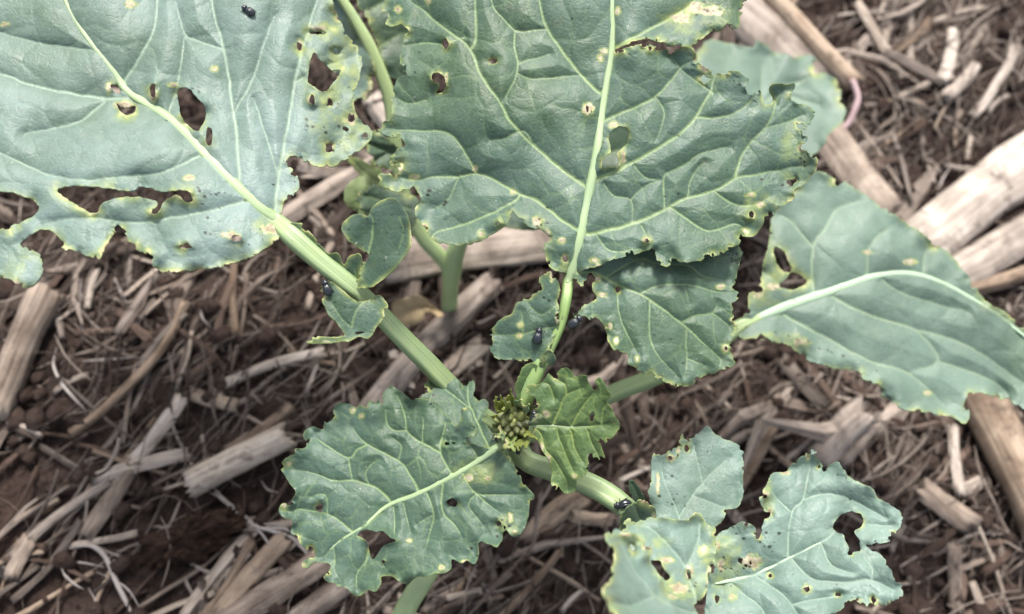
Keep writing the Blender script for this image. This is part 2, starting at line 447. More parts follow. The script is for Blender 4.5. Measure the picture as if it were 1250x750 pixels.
        tri += [np.stack([T1[:, 0], ix(k1a), ix(k1b)], 1),
                np.stack([ix(k2a), T2[:, 1], T2[:, 2]], 1), np.stack([ix(k2a), T2[:, 2], ix(k2b)], 1)]
        rim = np.vstack([np.stack([ix(k1a), ix(k1b)], 1), np.stack([ix(k2b), ix(k2a)], 1)])
        tri = np.vstack(tri)
        used = np.unique(tri); mp = np.full(N + len(uk), -1); mp[used] = np.arange(len(used))
        X = np.concatenate([X, ex])[used]; Y = np.concatenate([Y, ey])[used]
        e = np.concatenate([e, ee])[used]; h = np.concatenate([h, eh])[used]
        tri = mp[tri]; rim = mp[rim]
        dv, rat = s.vein(X, Y); dt = s.tertv(X, Y, s.cell, 40); dq = s.tertv(X, Y, s.cell * 0.36, 60)
        top = s.place(X, Y, s.disp(X, Y, e, h, dv, dt))
        n = len(top)
        bot = top - s.n * s.thick
        F = tri[:, ::-1].tolist() + (tri + n).tolist()
        F += np.stack([rim[:, 0], rim[:, 1], rim[:, 1] + n, rim[:, 0] + n], 1).tolist()
        vm = rat * s.vgain
        fade = smooth(0, 8, dv)
        tm = s.tert * np.maximum((1 - smooth(0.3, 1.35, dt)) * np.clip(0.5 + 0.75 * vnoise(X / 38, Y / 38, s.seed + 71), 0, 1), 0.26 * (1 - smooth(0.25, 1.1, dq)))
        eh_ = np.exp(-np.clip(e, 0, 99) / s.edge_w) * s.edge_halo * np.clip(0.65 + 0.9 * fbm(X / 26, Y / 26, s.seed + 80, 2), 0, 1.6)
        hh = 1.15 * np.exp(-np.clip(h, 0, 99) / (s.hole_w * 0.75)) * np.clip(0.45 + 1.2 * fbm(X / 22, Y / 22, s.seed + 81, 2) + 0.3 * vnoise(X / 6, Y / 6, s.seed + 82), 0.06, 1.2)
        sc = np.zeros(n); ha = np.maximum(eh_, hh); sp = np.zeros(n)
        for (sx, sy, rx, ry, k) in s.yell:
            d = np.hypot((X - sx) / rx, (Y - sy) / ry)
            ha = np.maximum(ha, k * (1 - smooth(0.4, 1.1, d)) * np.clip(0.6 + 0.9 * fbm(X / 12, Y / 12, s.seed + 87, 3), 0, 1.2))
        for (sx, sy, rx, ry) in s.scars:
            rx *= 0.8; ry *= 0.8
            d = np.hypot((X - sx) / rx, (Y - sy) / ry) * 1.15 + 0.55 * fbm(X / 4, Y / 4, s.seed + 90, 2)
            sc = np.maximum(sc, 1 - smooth(0.7, 1.0, d)); ha = np.maximum(ha, 0.8 * (1 - smooth(0.9, 1.0 + 5 / max(rx, ry), d)))
        for (sx, sy, r) in s.specks:
            m = (np.abs(X - sx) < 8) & (np.abs(Y - sy) < 8)
            d = np.hypot(X[m] - sx, (Y[m] - sy) * 1.3) / r
            sp[m] = np.maximum(sp[m], 1 - smooth(0.6, 1.3, d))
        mask = np.stack([np.clip(vm, 0, 1), np.clip(tm, 0, 1), np.clip(ha, 0, 1), np.clip(sc, 0, 1)], 1)
        ob = mk(name, np.vstack([top, bot]), F, mat, parent, origin, {'mask': np.vstack([mask, mask]), 'speck': np.concatenate([sp, sp * 0])})
        if label: ob['label'] = label
        return ob
    def rib(s, pts, w0, w1, mat, parent, origin, name='midrib', sink=0.1):
        c = catmull(pts, 6); w = np.linspace(w0, w1, len(c)) * 0.46
        m_ = min(7, len(w) // 3); w[:m_] *= np.linspace(0.3, 1, m_)
        q = s.surf(c[:, 0], c[:, 1])
        if len(q) > 20: q = np.stack([np.convolve(np.pad(q[:, a], 4, 'reflect', reflect_type='odd'), np.ones(9) / 9, 'valid') for a in range(3)], 1)
        k = np.array([depth(p) for p in q]) / FPX
        ra = w * k
        q = q + s.n * (-sink * ra)[:, None]
        V, F, st = loft(q, ra, ra * 0.62, circle(12, 0.12), up=s.n)
        return mk(name, V, F, mat, parent, origin, {'st': st})
def specks_in(poly, n, seed, rmin=1.0, rmax=2.0):
    r = np.random.default_rng(seed); p = np.asarray(poly, float); out = []
    lo, hi = p.min(0), p.max(0)
    while len(out) < n:
        q = lo + r.random(2) * (hi - lo)
        if inside(q[:1], q[1:], p)[0]: out.append((q[0], q[1], rmin + (rmax - rmin) * r.random() ** 2))
    return out
def speck_cluster(cx, cy, rad, n, seed):
    r = np.random.default_rng(seed)
    return [(cx + rad * r.normal() * 0.6, cy + rad * r.normal() * 0.6, 0.8 + 1.6 * r.random() ** 2) for _ in range(int(n * 0.62))]
def hole(cx, cy, rx, ry=None, n=8, seed=0):
    ry = ry or rx; r = np.random.default_rng(seed + int(cx * 7 + cy))
    return [(cx + rx * (0.55 + 0.85 * r.random()) * math.cos(a), cy + ry * (0.55 + 0.85 * r.random()) * math.sin(a)) for a in np.arange(n) / n * 2 * math.pi]
def stalk(name, pts, mat, parent, origin, groove=0.22, k=16, flat=0.85, sub=6):
    """pts: (px, py, z, width px) or (world xyz, radius cm)"""
    Q, R = [], []
    for p in pts:
        if len(p) == 4:
            w = P(*p[:3]); Q.append(w); R.append(p[3] * 0.5 * depth(w) / FPX)
        else:
            Q.append(np.asarray(p[0], float)); R.append(p[1])
    c = catmull(np.hstack([np.array(Q), np.array(R)[:, None]]), sub)
    up = unit(CAM - c[len(c) // 2, :3]) * 0.25 + np.array([0, 0, 1.0])
    V, F, st = loft(c[:, :3], c[:, 3], c[:, 3] * flat, circle(k, groove), up=up)
    return mk(name, V, F, mat, parent, origin, {'st': st})

# ------------------------------------------------------------------ the soil sheet
def soil_base(x, y):
    return 1.9 * np.tanh((-0.6 * x - 0.5 * y) / 10.0)          # the row falls away to the upper right
def soil_h(x, y):
    n = 0.55 * fbm(x / 6.0, y / 6.0, 101, 2) + 0.32 * fbm(x / 1.7, y / 1.7, 102, 3) + 0.10 * fbm(x / 0.45, y / 0.45, 103, 3)
    c = 0.22 * np.clip(1 - voro(x / 1.1 + 0.4 * vnoise(x, y, 5), y / 1.1, 107) * -1.6, 0, 1.8)      # crumbly clods
    r = np.hypot(x, y)
    return n + c * 0.8 - 0.35 + soil_base(x, y)
def G(px, py, dz=0.0):
    z = 0.0
    for _ in range(5):
        p = P(px, py, z); z = float(soil_base(p[0], p[1])) + dz
    return P(px, py, z)
t = NT('soil')
c = t.obj()
n1 = t.noise(c, 90, 6, 0.65); n2 = t.noise(c, 600, 5, 0.65); n3 = t.noise(c, 16, 4, 0.6)
base = t.mix(t.ramp(n1, 0.3, 0.7), rgb(0.026, 0.018, 0.0155), rgb(0.072, 0.050, 0.042))
base = t.mix(t.ramp(n2, 0.4, 0.75, 0, 0.6), base, rgb(0.11, 0.080, 0.068))
base = t.mix(t.ramp(n3, 0.45, 0.65, 0, 0.45), base, rgb(0.050, 0.030, 0.024))
# beyond the built straw the same litter goes on as a fine streaky cover
far = t.node('ShaderNodeVectorMath', operation='LENGTH'); t.l.new(c, far.inputs[0])
wv = t.noise(t.scale(c, (40, 160, 40)), 1.0, 4, 0.6, 1.5); wv2 = t.noise(t.scale(c, (170, 38, 40)), 1.0, 4, 0.6, 1.5)
cover = t.math('MULTIPLY', t.ramp(t.math('MAXIMUM', wv, wv2), 0.56, 0.66), t.ramp(far.outputs['Value'], 0.35, 0.6))
base = t.mix(cover, base, rgb(0.30, 0.24, 0.20))
M['soil'] = t.done(t.pbsdf(base, 0.95, 0.1, t.bump(t.math('ADD', n1, n2), 0.9, 0.0025)))
def axis(lo, hi, step, far, gr):
    a = list(np.arange(lo, hi + step * 0.5, step)); d = step; q = hi
    while q < far: d *= gr; q += d; a.append(q)
    d = step; q = lo; b = []
    while q > -far: d *= gr; q -= d; b.append(q)
    return np.array(b[::-1] + a)
ax = axis(-19, 19, 0.12, 4000, 1.16); ay = axis(-13, 19, 0.12, 4000, 1.16)
SX, SY = np.meshgrid(ax, ay)
near = smooth(60, 25, np.hypot(SX, SY))
SZ = np.where(near > 0, soil_h(SX, SY), 0) * near
i = (np.arange(len(ay) - 1)[:, None] * len(ax) + np.arange(len(ax) - 1)[None, :]).ravel()
soil = mk('soil_ground', np.stack([SX.ravel(), SY.ravel(), SZ.ravel()], 1),
          np.stack([i, i + 1, i + len(ax) + 1, i + len(ax)], 1), M['soil'], None, None, None, True, 'structure')

# ------------------------------------------------------------------ the chewed canola plant
BUD = P(625, 515, 8.0)
FOOT = np.array([BUD[0] + 0.05, BUD[1] + 0.25, -0.4])
plant = empty('canola_plant', FOOT, 'blue-green leafy canola plant full of chewed holes, with the flower buds at its centre', 'plant')
OG = FOOT
def on_stem(z, r=0.3):
    f = (z - FOOT[2]) / (BUD[2] - FOOT[2]); return (FOOT + (BUD - FOOT) * f, r)
stalk('stem', [(FOOT, 0.42), on_stem(2, 0.40), on_stem(4, 0.36), on_stem(6, 0.3), on_stem(7.55, 0.24)], M['stalk'], plant, OG, 0.0, 20, 1.0)

def onto(leaf, pts):
    out = []
    for x, y, w in pts:
        q = leaf.surf(np.array([float(x)]), np.array([float(y)]))[0]; r = w * 0.5 * depth(q) / FPX
        out.append((q - leaf.n * r * 0.35, r))
    return out
# --- big leaf, upper left
A_out = [(342, 265), (347, 246), (356, 240), (365, 229), (364, 216), (355, 204), (351, 196), (360, 191), (375, 200), (400, 205), (417, 198), (435, 186), (450, 174), (455, 161),
         (447, 151), (436, 140), (431, 121), (437, 101), (442, 76), (437, 56), (423, 41), (415, 26), (408, 6), (402, -20), (380, -70), (290, -120), (150, -140), (20, -120),
         (-70, -60), (-110, 40), (-110, 140), (-80, 200), (-40, 228), (0, 233), (30, 240), (47, 252), (40, 264), (16, 275), (-6, 282), (-30, 300), (-32, 330), (-6, 341), (12, 340), (30, 352), (46, 345),
         (52, 330), (51, 314), (40, 305), (25, 300), (31, 291), (55, 280), (72, 291), (76, 303), (100, 309), (120, 317), (131, 297), (148, 277), (155, 294), (170, 306), (187, 313), (182, 322),
         (200, 332), (230, 330), (258, 328), (282, 322), (310, 312), (335, 296), (346, 280)]
z1 = lambda pts: [(x / 2, y / 2) for x, y in pts]
z2 = lambda pts: [(300 + x / 2, y / 2) for x, y in pts]
A_holes = [z1([(140, 465), (170, 455), (240, 457), (320, 468), (345, 456), (400, 468), (455, 465), (470, 488), (455, 494), (430, 477), (400, 492), (385, 522), (368, 518), (385, 495), (340, 482), (280, 485), (250, 497), (235, 522), (205, 512), (165, 487)]),
           z1([(435, 220), (460, 215), (480, 240), (500, 260), (500, 290), (485, 320), (470, 315), (445, 290), (438, 260)]),
           z1([(505, 310), (520, 320), (515, 355), (503, 350)]), z1([(270, 207), (290, 211), (292, 228), (275, 222)]), z1([(283, 252), (305, 264), (330, 260), (325, 278), (300, 279)]),
           z1([(366, 210), (380, 205), (378, 235), (368, 232)]),
           z2([(165, 130), (182, 147), (212, 172), (235, 168), (217, 200), (190, 224), (165, 210), (150, 193)]),
           hole(380, 122, 4, 6), hole(365, 56, 3, 5), hole(423, 158, 4, 3), hole(446, 166, 4, 3), hole(440, 60, 4, 5), hole(402, 125, 3.5, 5), hole(429, 145, 5, 7), hole(402, 180, 6, 5), hole(390, 40, 9, 3), hole(409, 62, 4), hole(227, 301, 8, 3), hole(289, 290, 8, 4), hole(434, 112, 3)]
A_mid = [(344, 272), (320, 257), (280, 220), (240, 177), (205, 142), (170, 122), (150, 107), (142, 90), (115, 58), (90, 22), (75, -10), (60, -60)]
A_veins = [([(344, 272), (320, 257), (280, 220), (240, 177), (205, 142), (170, 122), (150, 107)], 7, 4), ([(150, 107), (142, 90), (115, 58), (90, 22), (70, -20)], 3.5, 2),
           ([(165, 120), (125, 120), (50, 107), (0, 90), (-60, 70)], 3.2, 1.8), ([(150, 104), (170, 70), (187, 40), (192, 10), (190, -40)], 2.6, 1.6),
           ([(292, 222), (287, 150), (280, 100), (272, 55), (260, 10), (255, -40)], 3.4, 2), ([(334, 262), (340, 215), (350, 160), (360, 100), (370, 60), (380, 20), (395, -20)], 3.4, 2),
           ([(300, 245), (250, 259), (200, 267), (160, 272), (100, 266), (50, 276)], 2.8, 1.6), ([(128, 124), (100, 147), (65, 157), (30, 163)], 2, 1.2),
           ([(240, 192), (200, 210), (150, 216), (100, 220), (50, 210), (0, 186), (-50, 160)], 2.2, 1.5), ([(285, 140), (310, 95), (320, 60), (335, 20)], 1.6, 1), ([(340, 215), (320, 150), (310, 120)], 1.6, 1),
           ([(120, 62), (60, 55), (0, 40)], 1.8, 1.1), ([(275, 60), (240, 50), (225, 40), (215, 0)], 1.6, 1), ([(205, 140), (215, 110), (222, 70), (225, 45)], 1.8, 1.1), ([(360, 100), (400, 80), (430, 70)], 1.6, 1)]
A_scars = [(133, 107, 5, 9), (150, 128, 15, 7), (262, 85, 5, 4), (187, 118, 5, 12), (212, 104, 8, 4), (245, 140, 5, 6), (230, 217, 9, 4), (330, 280, 14, 9), (365, 55, 6, 9), (5, 30, 6, 3), (280, 287, 18, 6), (388, 35, 16, 5), (160, 5, 10, 6),
           (402, 125, 5, 7), (380, 122, 5, 8), (429, 145, 7, 9), (402, 180, 9, 8), (20, 345, 6, 5)]
A_spk = speck_cluster(260, 235, 40, 26, 1) + speck_cluster(240, 120, 25, 14, 2) + speck_cluster(370, 230, 30, 14, 3) + speck_cluster(390, 150, 40, 22, 4) + speck_cluster(330, 300, 25, 16, 5)
LA = Leaf(A_out, ((345, 275, 9.4), (100, 0, 9.7), (0, 300, 10.0)), A_holes, A_veins, A_scars, A_spk, grid=1.7, seed=11, bites=90, cell=46, bulge=4.5, tert=0.35, wave=7, ripple=4,
          edge_halo=0.9, edge_w=5, hole_w=7, yell=[(420, 110, 60, 110, 0.62), (395, 40, 35, 20, 0.7), (330, 280, 30, 24, 0.5), (30, 330, 40, 30, 0.45), (150, 240, 120, 14, 0.4)], warp=lambda X, Y: 10 * np.exp(-((X - 190) / 90) ** 2 - ((Y - 195) / 45) ** 2) - 0.00030 * np.clip(X - 300, 0, 999) ** 2 * 8 * (Y < 400))
la = LA.build('leaf', M['leafA'], plant, OG, 'large pale leaf riddled with ragged holes')
LA.rib(A_mid, 20, 4, M['midrib'], la, OG)
# its stalk and the flaps on it
pA = [on_stem(5.4, 0.22), (585, 506, 6.4, 24), (542, 464, 7.15, 25), (520, 441, 7.5, 25), (490, 411, 8.0, 24), (444, 363, 8.75, 23), (426, 347, 9.0, 23), (390, 318, 9.2, 25), (356, 288, 9.35, 26)] + onto(LA, [(338, 269, 20), (322, 256, 13), (302, 239, 5)])
stalk('petiole', pA, M['stalk'], la, OG, 0.28, 20)
z3 = lambda pts, ox, oy: [(ox + x / 5, oy + y / 5) for x, y in pts]
LA1 = Leaf(z3([(470, 550), (500, 430), (516, 385), (528, 360), (510, 330), (430, 275), (392, 225), (388, 170), (440, 118), (500, 108), (545, 116), (570, 65), (640, 20), (710, 12), (770, 80), (800, 170), (812, 260), (790, 340), (720, 430), (640, 505), (560, 555)], 340, 240),
           ((438, 345, 9.0), (495, 270, 9.5), (425, 275, 9.3)), (), [(z3([(480, 540), (505, 460), (540, 370), (570, 260), (575, 150), (560, 110)], 340, 240), 2.2, 1.4), (z3([(740, 120), (760, 230), (730, 330)], 340, 240), 1.2, .8)],
           [(446, 262, 4, 3)], specks_in([(420, 270), (495, 260), (495, 310), (445, 345)], 14, 3), grid=1.6, seed=21, rough=0.5, bites=8, cell=40, bulge=2, tert=0.1, wave=2, ripple=1.5, edge_halo=1.0, edge_w=2.6,
           warp=lambda X, Y: 9 * smooth(0, 30, np.abs(X - 454 + (Y - 270) * 0.22)))
LA1.build('leaf_lobe', M['leafE'], la, OG)
LA1b = Leaf(z3([(40, 180), (90, 160), (150, 173), (200, 230), (260, 300), (300, 352), (350, 345), (376, 370), (388, 415), (412, 405), (430, 365), (490, 350), (508, 400), (490, 520), (470, 560), (370, 470), (270, 390), (130, 270), (60, 215)], 340, 240),
            ((352, 285, 9.3), (436, 345, 8.95), (438, 312, 9.3)), (), [([(436, 342), (432, 325)], 1.2, .8)], (), specks_in([(360, 280), (400, 315), (440, 330), (430, 340), (390, 310)], 6, 4), grid=1.6, seed=22, rough=0.6, bites=6, cell=30, bulge=1.5, tert=0.2, wave=1.5, ripple=1.5, edge_halo=1.0)
LA1b.build('leaf_lobe', M['leafE'], la, OG)
LA2 = Leaf(z3([(205, 165), (225, 118), (275, 118), (350, 180), (430, 240), (510, 228), (565, 200), (612, 250), (616, 290), (590, 340), (550, 400), (500, 468), (440, 455), (400, 480), (330, 490), (220, 500), (130, 497), (126, 468), (200, 452), (300, 460), (345, 440), (320, 390), (260, 330), (215, 240)], 350, 320),
           ((400, 346, 9.1), (470, 375, 8.9), (430, 412, 8.9)), [z3([(412, 436), (440, 425), (470, 430), (440, 442)], 350, 320)],
           [(z3([(400, 400), (420, 310), (470, 240), (500, 220)], 350, 320), 1.6, 1), (z3([(400, 400), (330, 340), (260, 230)], 350, 320), 1.0, .7)], [(398, 417, 9, 2.2)],
           specks_in([(396, 346), (460, 370), (450, 405), (415, 390)], 10, 5), grid=1.6, seed=23, rough=0.5, bites=9, cell=34, bulge=2, tert=0.1, wave=2.5, ripple=2.0, edge_halo=1.0, edge_w=2.6)
LA2.build('leaf_lobe', M['leafE'], la, OG)

# --- big leaf, upper middle
B_out = [(692, 334), (678, 331), (672, 327), (668, 318), (662, 303), (665, 296), (672, 294), (666, 286), (656, 280), (647, 278), (638, 271), (630, 263), (626, 258), (621, 270), (612, 280), (598, 288), (580, 297), (568, 300),
         (552, 299), (536, 296), (524, 288), (518, 280), (514, 272), (507, 264), (506, 254), (512, 246), (512, 236), (498, 232), (486, 235), (474, 232), (464, 229), (460, 219), (463, 212), (474, 212), (485, 208), (484, 201), (477, 203),
         (474, 196), (476, 187), (488, 180), (492, 172), (484, 167), (474, 166), (464, 162), (462, 155), (468, 149), (476, 144), (479, 131), (477, 120), (482, 103), (488, 94), (497, 92), (490, 86), (489, 76), (489, 66), (493, 48), (494, 36),
         (490, 29), (480, 33), (472, 30), (469, 24), (466, 10), (472, 0), (482, -40), (560, -110), (690, -150), (800, -110), (870, -50), (905, -12), (912, 4), (905, 12), (911, 22), (910, 28), (905, 20), (903, 30), (895, 37), (888, 28), (880, 37),
         (868, 38), (862, 44), (850, 53), (838, 57), (826, 58), (812, 57), (806, 52), (796, 49), (784, 48), (772, 51), (760, 56), (752, 62), (762, 60), (778, 55), (790, 53), (802, 57), (816, 61), (830, 59), (846, 59), (850, 70), (856, 78),
         (867, 85), (872, 89), (880, 90), (890, 87), (900, 86), (908, 92), (917, 98), (911, 106), (914, 115), (922, 114), (928, 109), (931, 120), (933, 128), (942, 126), (943, 118), (938, 109), (944, 102), (954, 103), (968, 102), (970, 107), (966, 118),
         (971, 126), (984, 129), (995, 136), (996, 144), (988, 152), (985, 162), (987, 172), (980, 178), (988, 186), (997, 193), (997, 204), (990, 216), (980, 226), (969, 233), (969, 244), (960, 250), (948, 254), (944, 262), (934, 264), (931, 274),
         (923, 286), (910, 289), (903, 286), (904, 297), (890, 306), (870, 313), (860, 317), (847, 320), (832, 322), (821, 316), (816, 326), (804, 322), (801, 312), (796, 304), (780, 309), (750, 317), (725, 327), (706, 332)]
B_holes = [hole(544, 53, 3.6, 5), hole(602, 75, 4, 4), [(527, 92), (534, 89), (542, 93), (544, 104), (540, 113), (532, 114), (537, 104), (529, 99)], z3([(465, 80), (500, 40), (550, 20), (580, 50), (582, 110), (550, 155), (515, 190), (530, 235), (520, 270), (470, 270), (430, 290), (420, 260), (440, 210), (480, 180), (470, 120)], 650, 150),
           hole(860, 96, 6, 5), hole(920, 128, 5, 4), hole(976, 154, 4.5, 4), hole(967, 222, 5, 5), hole(916, 262, 3.5, 5), hole(790, 294, 3, 3), hole(609, 273, 3, 3), hole(717, 134, 1.8, 4), hole(722, 136, 1.5, 2),
           hole(794, 59, 2.5, 3), hole(658, 268, 2, 2), [(690, 321), (686, 315), (690, 312), (693, 318)]]
B_scars = [(718, 133, 9, 10), (749, 153, 7, 5), (761, 192, 4, 9), (602, 75, 7, 5), (486, 12, 4, 5), (737, 63, 5, 4), (733, 71, 4, 4), (754, 14, 4, 6), (523, 2, 4, 3), (725, 318, 6, 4), (731, 326, 5, 5), (580, 206, 4, 5), (626, 234, 3, 3), (588, 286, 5, 5), (686, 294, 6, 4),
           (916, 238, 7, 4), (928, 250, 8, 5), (980, 180, 10, 7), (910, 283, 6, 5), (656, 270, 9, 7), (668, 285, 5, 6), (830, 22, 16, 9), (868, 14, 22, 9), (850, 10, 12, 10), (860, 84, 10, 6), (690, 316, 5, 7), (518, 275, 4, 4), (488, 207, 8, 4), (506, 216, 7, 4), (790, 294, 7, 5), (545, 95, 3, 6)]
B_spk = speck_cluster(982, 196, 9, 12, 7) + speck_cluster(960, 164, 8, 6, 8) + speck_cluster(900, 98, 8, 6, 9) + speck_cluster(512, 92, 8, 5, 10) + [(524, 233, 3), (522, 238, 2.4), (544, 247, 2.6), (542, 250, 2.2), (512, 64, 1.6), (768, 66, 1.6), (733, 181, 1.8), (736, 174, 1.4), (811, 240, 1.5), (815, 297, 1.5), (694, 340, 2), (691, 340, 1.6)] + \
    speck_cluster(868, 20, 22, 22, 12) + speck_cluster(657, 272, 10, 14, 13) + speck_cluster(690, 60, 120, 14, 14) + speck_cluster(880, 200, 60, 10, 15)
B_mid = [(692, 346), (697, 335), (706, 300), (712, 268), (722, 220), (730, 180), (733, 150), (736, 128), (741, 95), (748, 58), (747, 20), (747, -10), (744, -60), (738, -110)]
B_veins = [([(697, 335), (712, 268), (733, 150), (748, 58), (747, 0), (740, -100)], 4, 2.5),
           ([(715, 228), (680, 202), (650, 176), (624, 150), (612, 126), (588, 94), (575, 60), (552, 42), (518, 14), (500, 0), (490, -20)], 3.6, 1.6), ([(575, 60), (581, 48), (581, 18), (580, 0), (578, -60)], 2.6, 1.6),
           ([(704, 280), (680, 264), (668, 254), (650, 242), (632, 236), (600, 218), (582, 212), (558, 216), (528, 216), (512, 220), (490, 217)], 3.6, 1.6), ([(582, 212), (566, 184), (546, 162), (510, 160), (475, 158)], 2.3, 1.4),
           ([(636, 238), (622, 250), (572, 272), (540, 281), (528, 288)], 2.4, 1.3), ([(730, 112), (710, 92), (686, 62), (668, 34), (658, 0), (650, -50)], 3.4, 2), ([(668, 36), (650, 37), (630, 38), (616, 24), (602, 8), (598, -20)], 1.8, 1.2),
           ([(630, 38), (628, 56), (632, 78), (626, 102), (614, 124)], 1.8, 1.2), ([(632, 78), (650, 72), (672, 66)], 1.3, .9), ([(632, 90), (650, 97), (684, 94), (706, 92)], 1.3, .9),
           ([(750, 58), (788, 38), (822, 19), (840, 8), (856, -10)], 3.2, 1.8), ([(726, 220), (746, 212), (770, 199), (808, 178), (830, 163), (844, 150), (852, 138), (866, 114), (872, 98), (878, 90)], 3.8, 1.8), ([(848, 144), (888, 142), (912, 127), (922, 116)], 2.2, 1.3),
           ([(720, 286), (746, 280), (778, 271), (818, 252), (836, 243), (874, 232), (900, 217), (920, 214), (960, 206), (990, 201)], 3.8, 1.6), ([(898, 217), (908, 184), (936, 154), (948, 124), (953, 110)], 2.4, 1.3), ([(872, 234), (898, 250), (922, 250), (940, 240)], 2.0, 1.1),
           ([(820, 254), (842, 270), (864, 282), (896, 274), (908, 278)], 2.0, 1.1), ([(742, 146), (790, 124), (802, 116), (816, 102), (832, 82), (846, 74)], 2.8, 1.4), ([(812, 252), (810, 220), (818, 210), (838, 200), (856, 187), (890, 180)], 1.6, 1), ([(838, 243), (846, 214), (860, 198)], 1.4, 1),
           ([(738, 224), (750, 240), (770, 244), (772, 270)], 1.4, 1), ([(770, 244), (786, 228), (808, 220)], 1.2, .9), ([(774, 202), (790, 218), (808, 220)], 1.3, .9), ([(728, 288), (742, 305), (760, 308), (786, 302)], 1.5, 1), ([(782, 275), (790, 290)], 1.4, 1),
           ([(560, 216), (548, 242), (530, 256)], 1.3, .9), ([(650, 176), (640, 160), (618, 168), (600, 172)], 1.3, .9), ([(568, 46), (540, 54), (520, 53), (492, 56)], 1.5, 1), ([(520, 122), (498, 126), (482, 118)], 1.3, .9), ([(800, 118), (810, 134), (808, 152), (802, 170)], 1.2, .9), ([(935, 156), (960, 150), (980, 140)], 1.3, .8), ([(870, 114), (840, 92), (818, 70)], 1.2, .8)]
LB = Leaf(B_out, ((694, 340, 8.8), (745, 0, 9.35), (1000, 335, 8.85)), B_holes, B_veins, B_scars, B_spk, grid=1.35, seed=31, bites=120, yell=[(850, 25, 60, 30, 0.55), (975, 190, 30, 60, 0.4), (930, 255, 40, 30, 0.45), (660, 290, 26, 34, 0.45), (480, 200, 30, 40, 0.4), (690, 335, 16, 20, 0.5)], cell=44, bulge=4.2, tert=0.5, wave=8, ripple=4,
          edge_halo=0.75, edge_w=3, hole_w=4.5, warp=lambda X, Y: -0.00042 * (X - 722 - (Y - 340) * -0.06) ** 2 + 7 * smooth(0, 60, np.abs(X - 726)))
lb = LB.build('leaf', M['leafB'], plant, OG, 'broad sea-green leaf with a torn upper edge')
LB.rib(B_mid, 16.5, 5.5, M['midrib'], lb, OG)
pB = [on_stem(7.2, 0.2), (634, 506, 7.9, 20), (645, 476, 8.2, 22), (657, 450, 8.38, 19), (669, 428, 8.45, 15), (684, 396, 8.6, 13), (691, 366, 8.72, 13)] + onto(LB, [(694, 342, 13), (698, 326, 9.5), (703, 308, 4)])
stalk('petiole', pB, M['stalkB'], lb, OG, 0.2, 18)
B2_out = [(700, 335), (715, 322), (750, 305), (800, 292), (850, 288), (890, 292), (906, 299), (907, 308), (903, 320), (899, 338), (897, 346), (895, 352), (903, 358), (900, 366), (893, 370), (895, 377), (893, 382), (900, 392), (901, 402), (897, 410), (893, 413), (892, 430), (897, 438),
          (897, 445), (890, 450), (878, 453), (862, 459), (852, 463), (846, 470), (832, 472), (820, 470), (810, 466), (790, 458), (774, 448), (766, 444), (766, 433), (752, 429), (743, 418), (737, 399), (730, 389), (720, 392), (714, 386), (704, 387), (700, 394), (698, 384), (703, 376), (712, 372), (722, 369),
          (728, 362), (724, 354), (724, 341), (720, 339), (717, 346), (710, 350), (704, 345)]
B2_veins = [([(704, 333), (726, 334), (756, 349), (780, 358), (804, 374), (836, 398), (860, 420), (880, 438)], 3.0, 1.3), ([(742, 337), (764, 325), (784, 316), (804, 322), (840, 325), (860, 338), (884, 342)], 1.6, 1), ([(786, 356), (804, 349), (828, 347), (852, 350), (876, 357), (900, 357)], 1.9, 1),
            ([(834, 394), (848, 386), (870, 382), (876, 370)], 1.5, .9), ([(793, 370), (793, 404), (796, 422), (808, 440), (830, 462)], 1.8, 1), ([(838, 404), (838, 436), (836, 460)], 1.4, .9), ([(753, 360), (758, 390), (768, 414), (780, 434)], 1.4, .9), ([(838, 438), (860, 446)], 1.1, .8), ([(870, 382), (890, 398)], 1.1, .8), ([(836, 350), (840, 370)], 1, .7)]
LB2 = Leaf(B2_out, ((704, 338, 8.75), (895, 440, 8.4), (880, 310, 8.52)), [hole(754, 354, 3, 5), hole(886, 426, 2.5, 2.5)], B2_veins, [(735, 360, 8, 4), (754, 354, 4, 6), (745, 398, 2.5, 5), (752, 416, 3, 6), (778, 438, 3, 4), (885, 426, 5, 5), (880, 350, 7, 4), (728, 340, 6, 4)],
           speck_cluster(840, 410, 50, 14, 16) + speck_cluster(895, 320, 8, 14, 17) + speck_cluster(765, 420, 20, 8, 18), grid=1.3, seed=33, bites=60, cell=38, bulge=3.4, tert=0.5, wave=4, ripple=5.0, edge_halo=0.6, edge_w=2.6, hole_w=3.5,
           warp=lambda X, Y: -10 * smooth(20, -20, Y - 305) * smooth(715, 760, X) - 7 * smooth(60, 0, np.abs(X - 890)))
LB2.build('leaf_lobe', M['leafB'], lb, OG, 'drooping lower lobe of the broad leaf')
# flap on the stalk of the broad leaf
L_out = [(684, 352), (676, 336), (668, 333), (656, 342), (661, 350), (652, 358), (644, 366), (636, 365), (631, 369), (625, 383), (613, 389), (601, 400), (597, 410), (596, 420), (600, 431), (605, 437), (616, 439), (630, 440), (646, 441), (657, 446), (664, 437), (672, 424), (680, 404), (684, 386), (681, 366)]
LL = Leaf(L_out, ((688, 380, 8.75), (600, 412, 8.45), (655, 442, 8.45)), [hole(675, 335, 2.5, 5)], [([(690, 398), (660, 402), (634, 409), (597, 408)], 1.7, 1), ([(640, 408), (636, 380)], 1.1, .8), ([(684, 370), (660, 385), (640, 366)], 1.2, .8)], [(674, 338, 4, 9), (635, 397, 3.5, 3.5), (634, 410, 3, 3), (680, 388, 3, 12)],
          speck_cluster(676, 375, 12, 12, 21), grid=1.5, seed=35, bites=26, cell=34, bulge=2.4, tert=0.4, wave=2.5, ripple=2.5, edge_halo=0.8, edge_w=2.4, hole_w=3, warp=lambda X, Y: -8 * smooth(640, 600, X))
LL.build('leaf_lobe', M['leafE'], lb, OG)
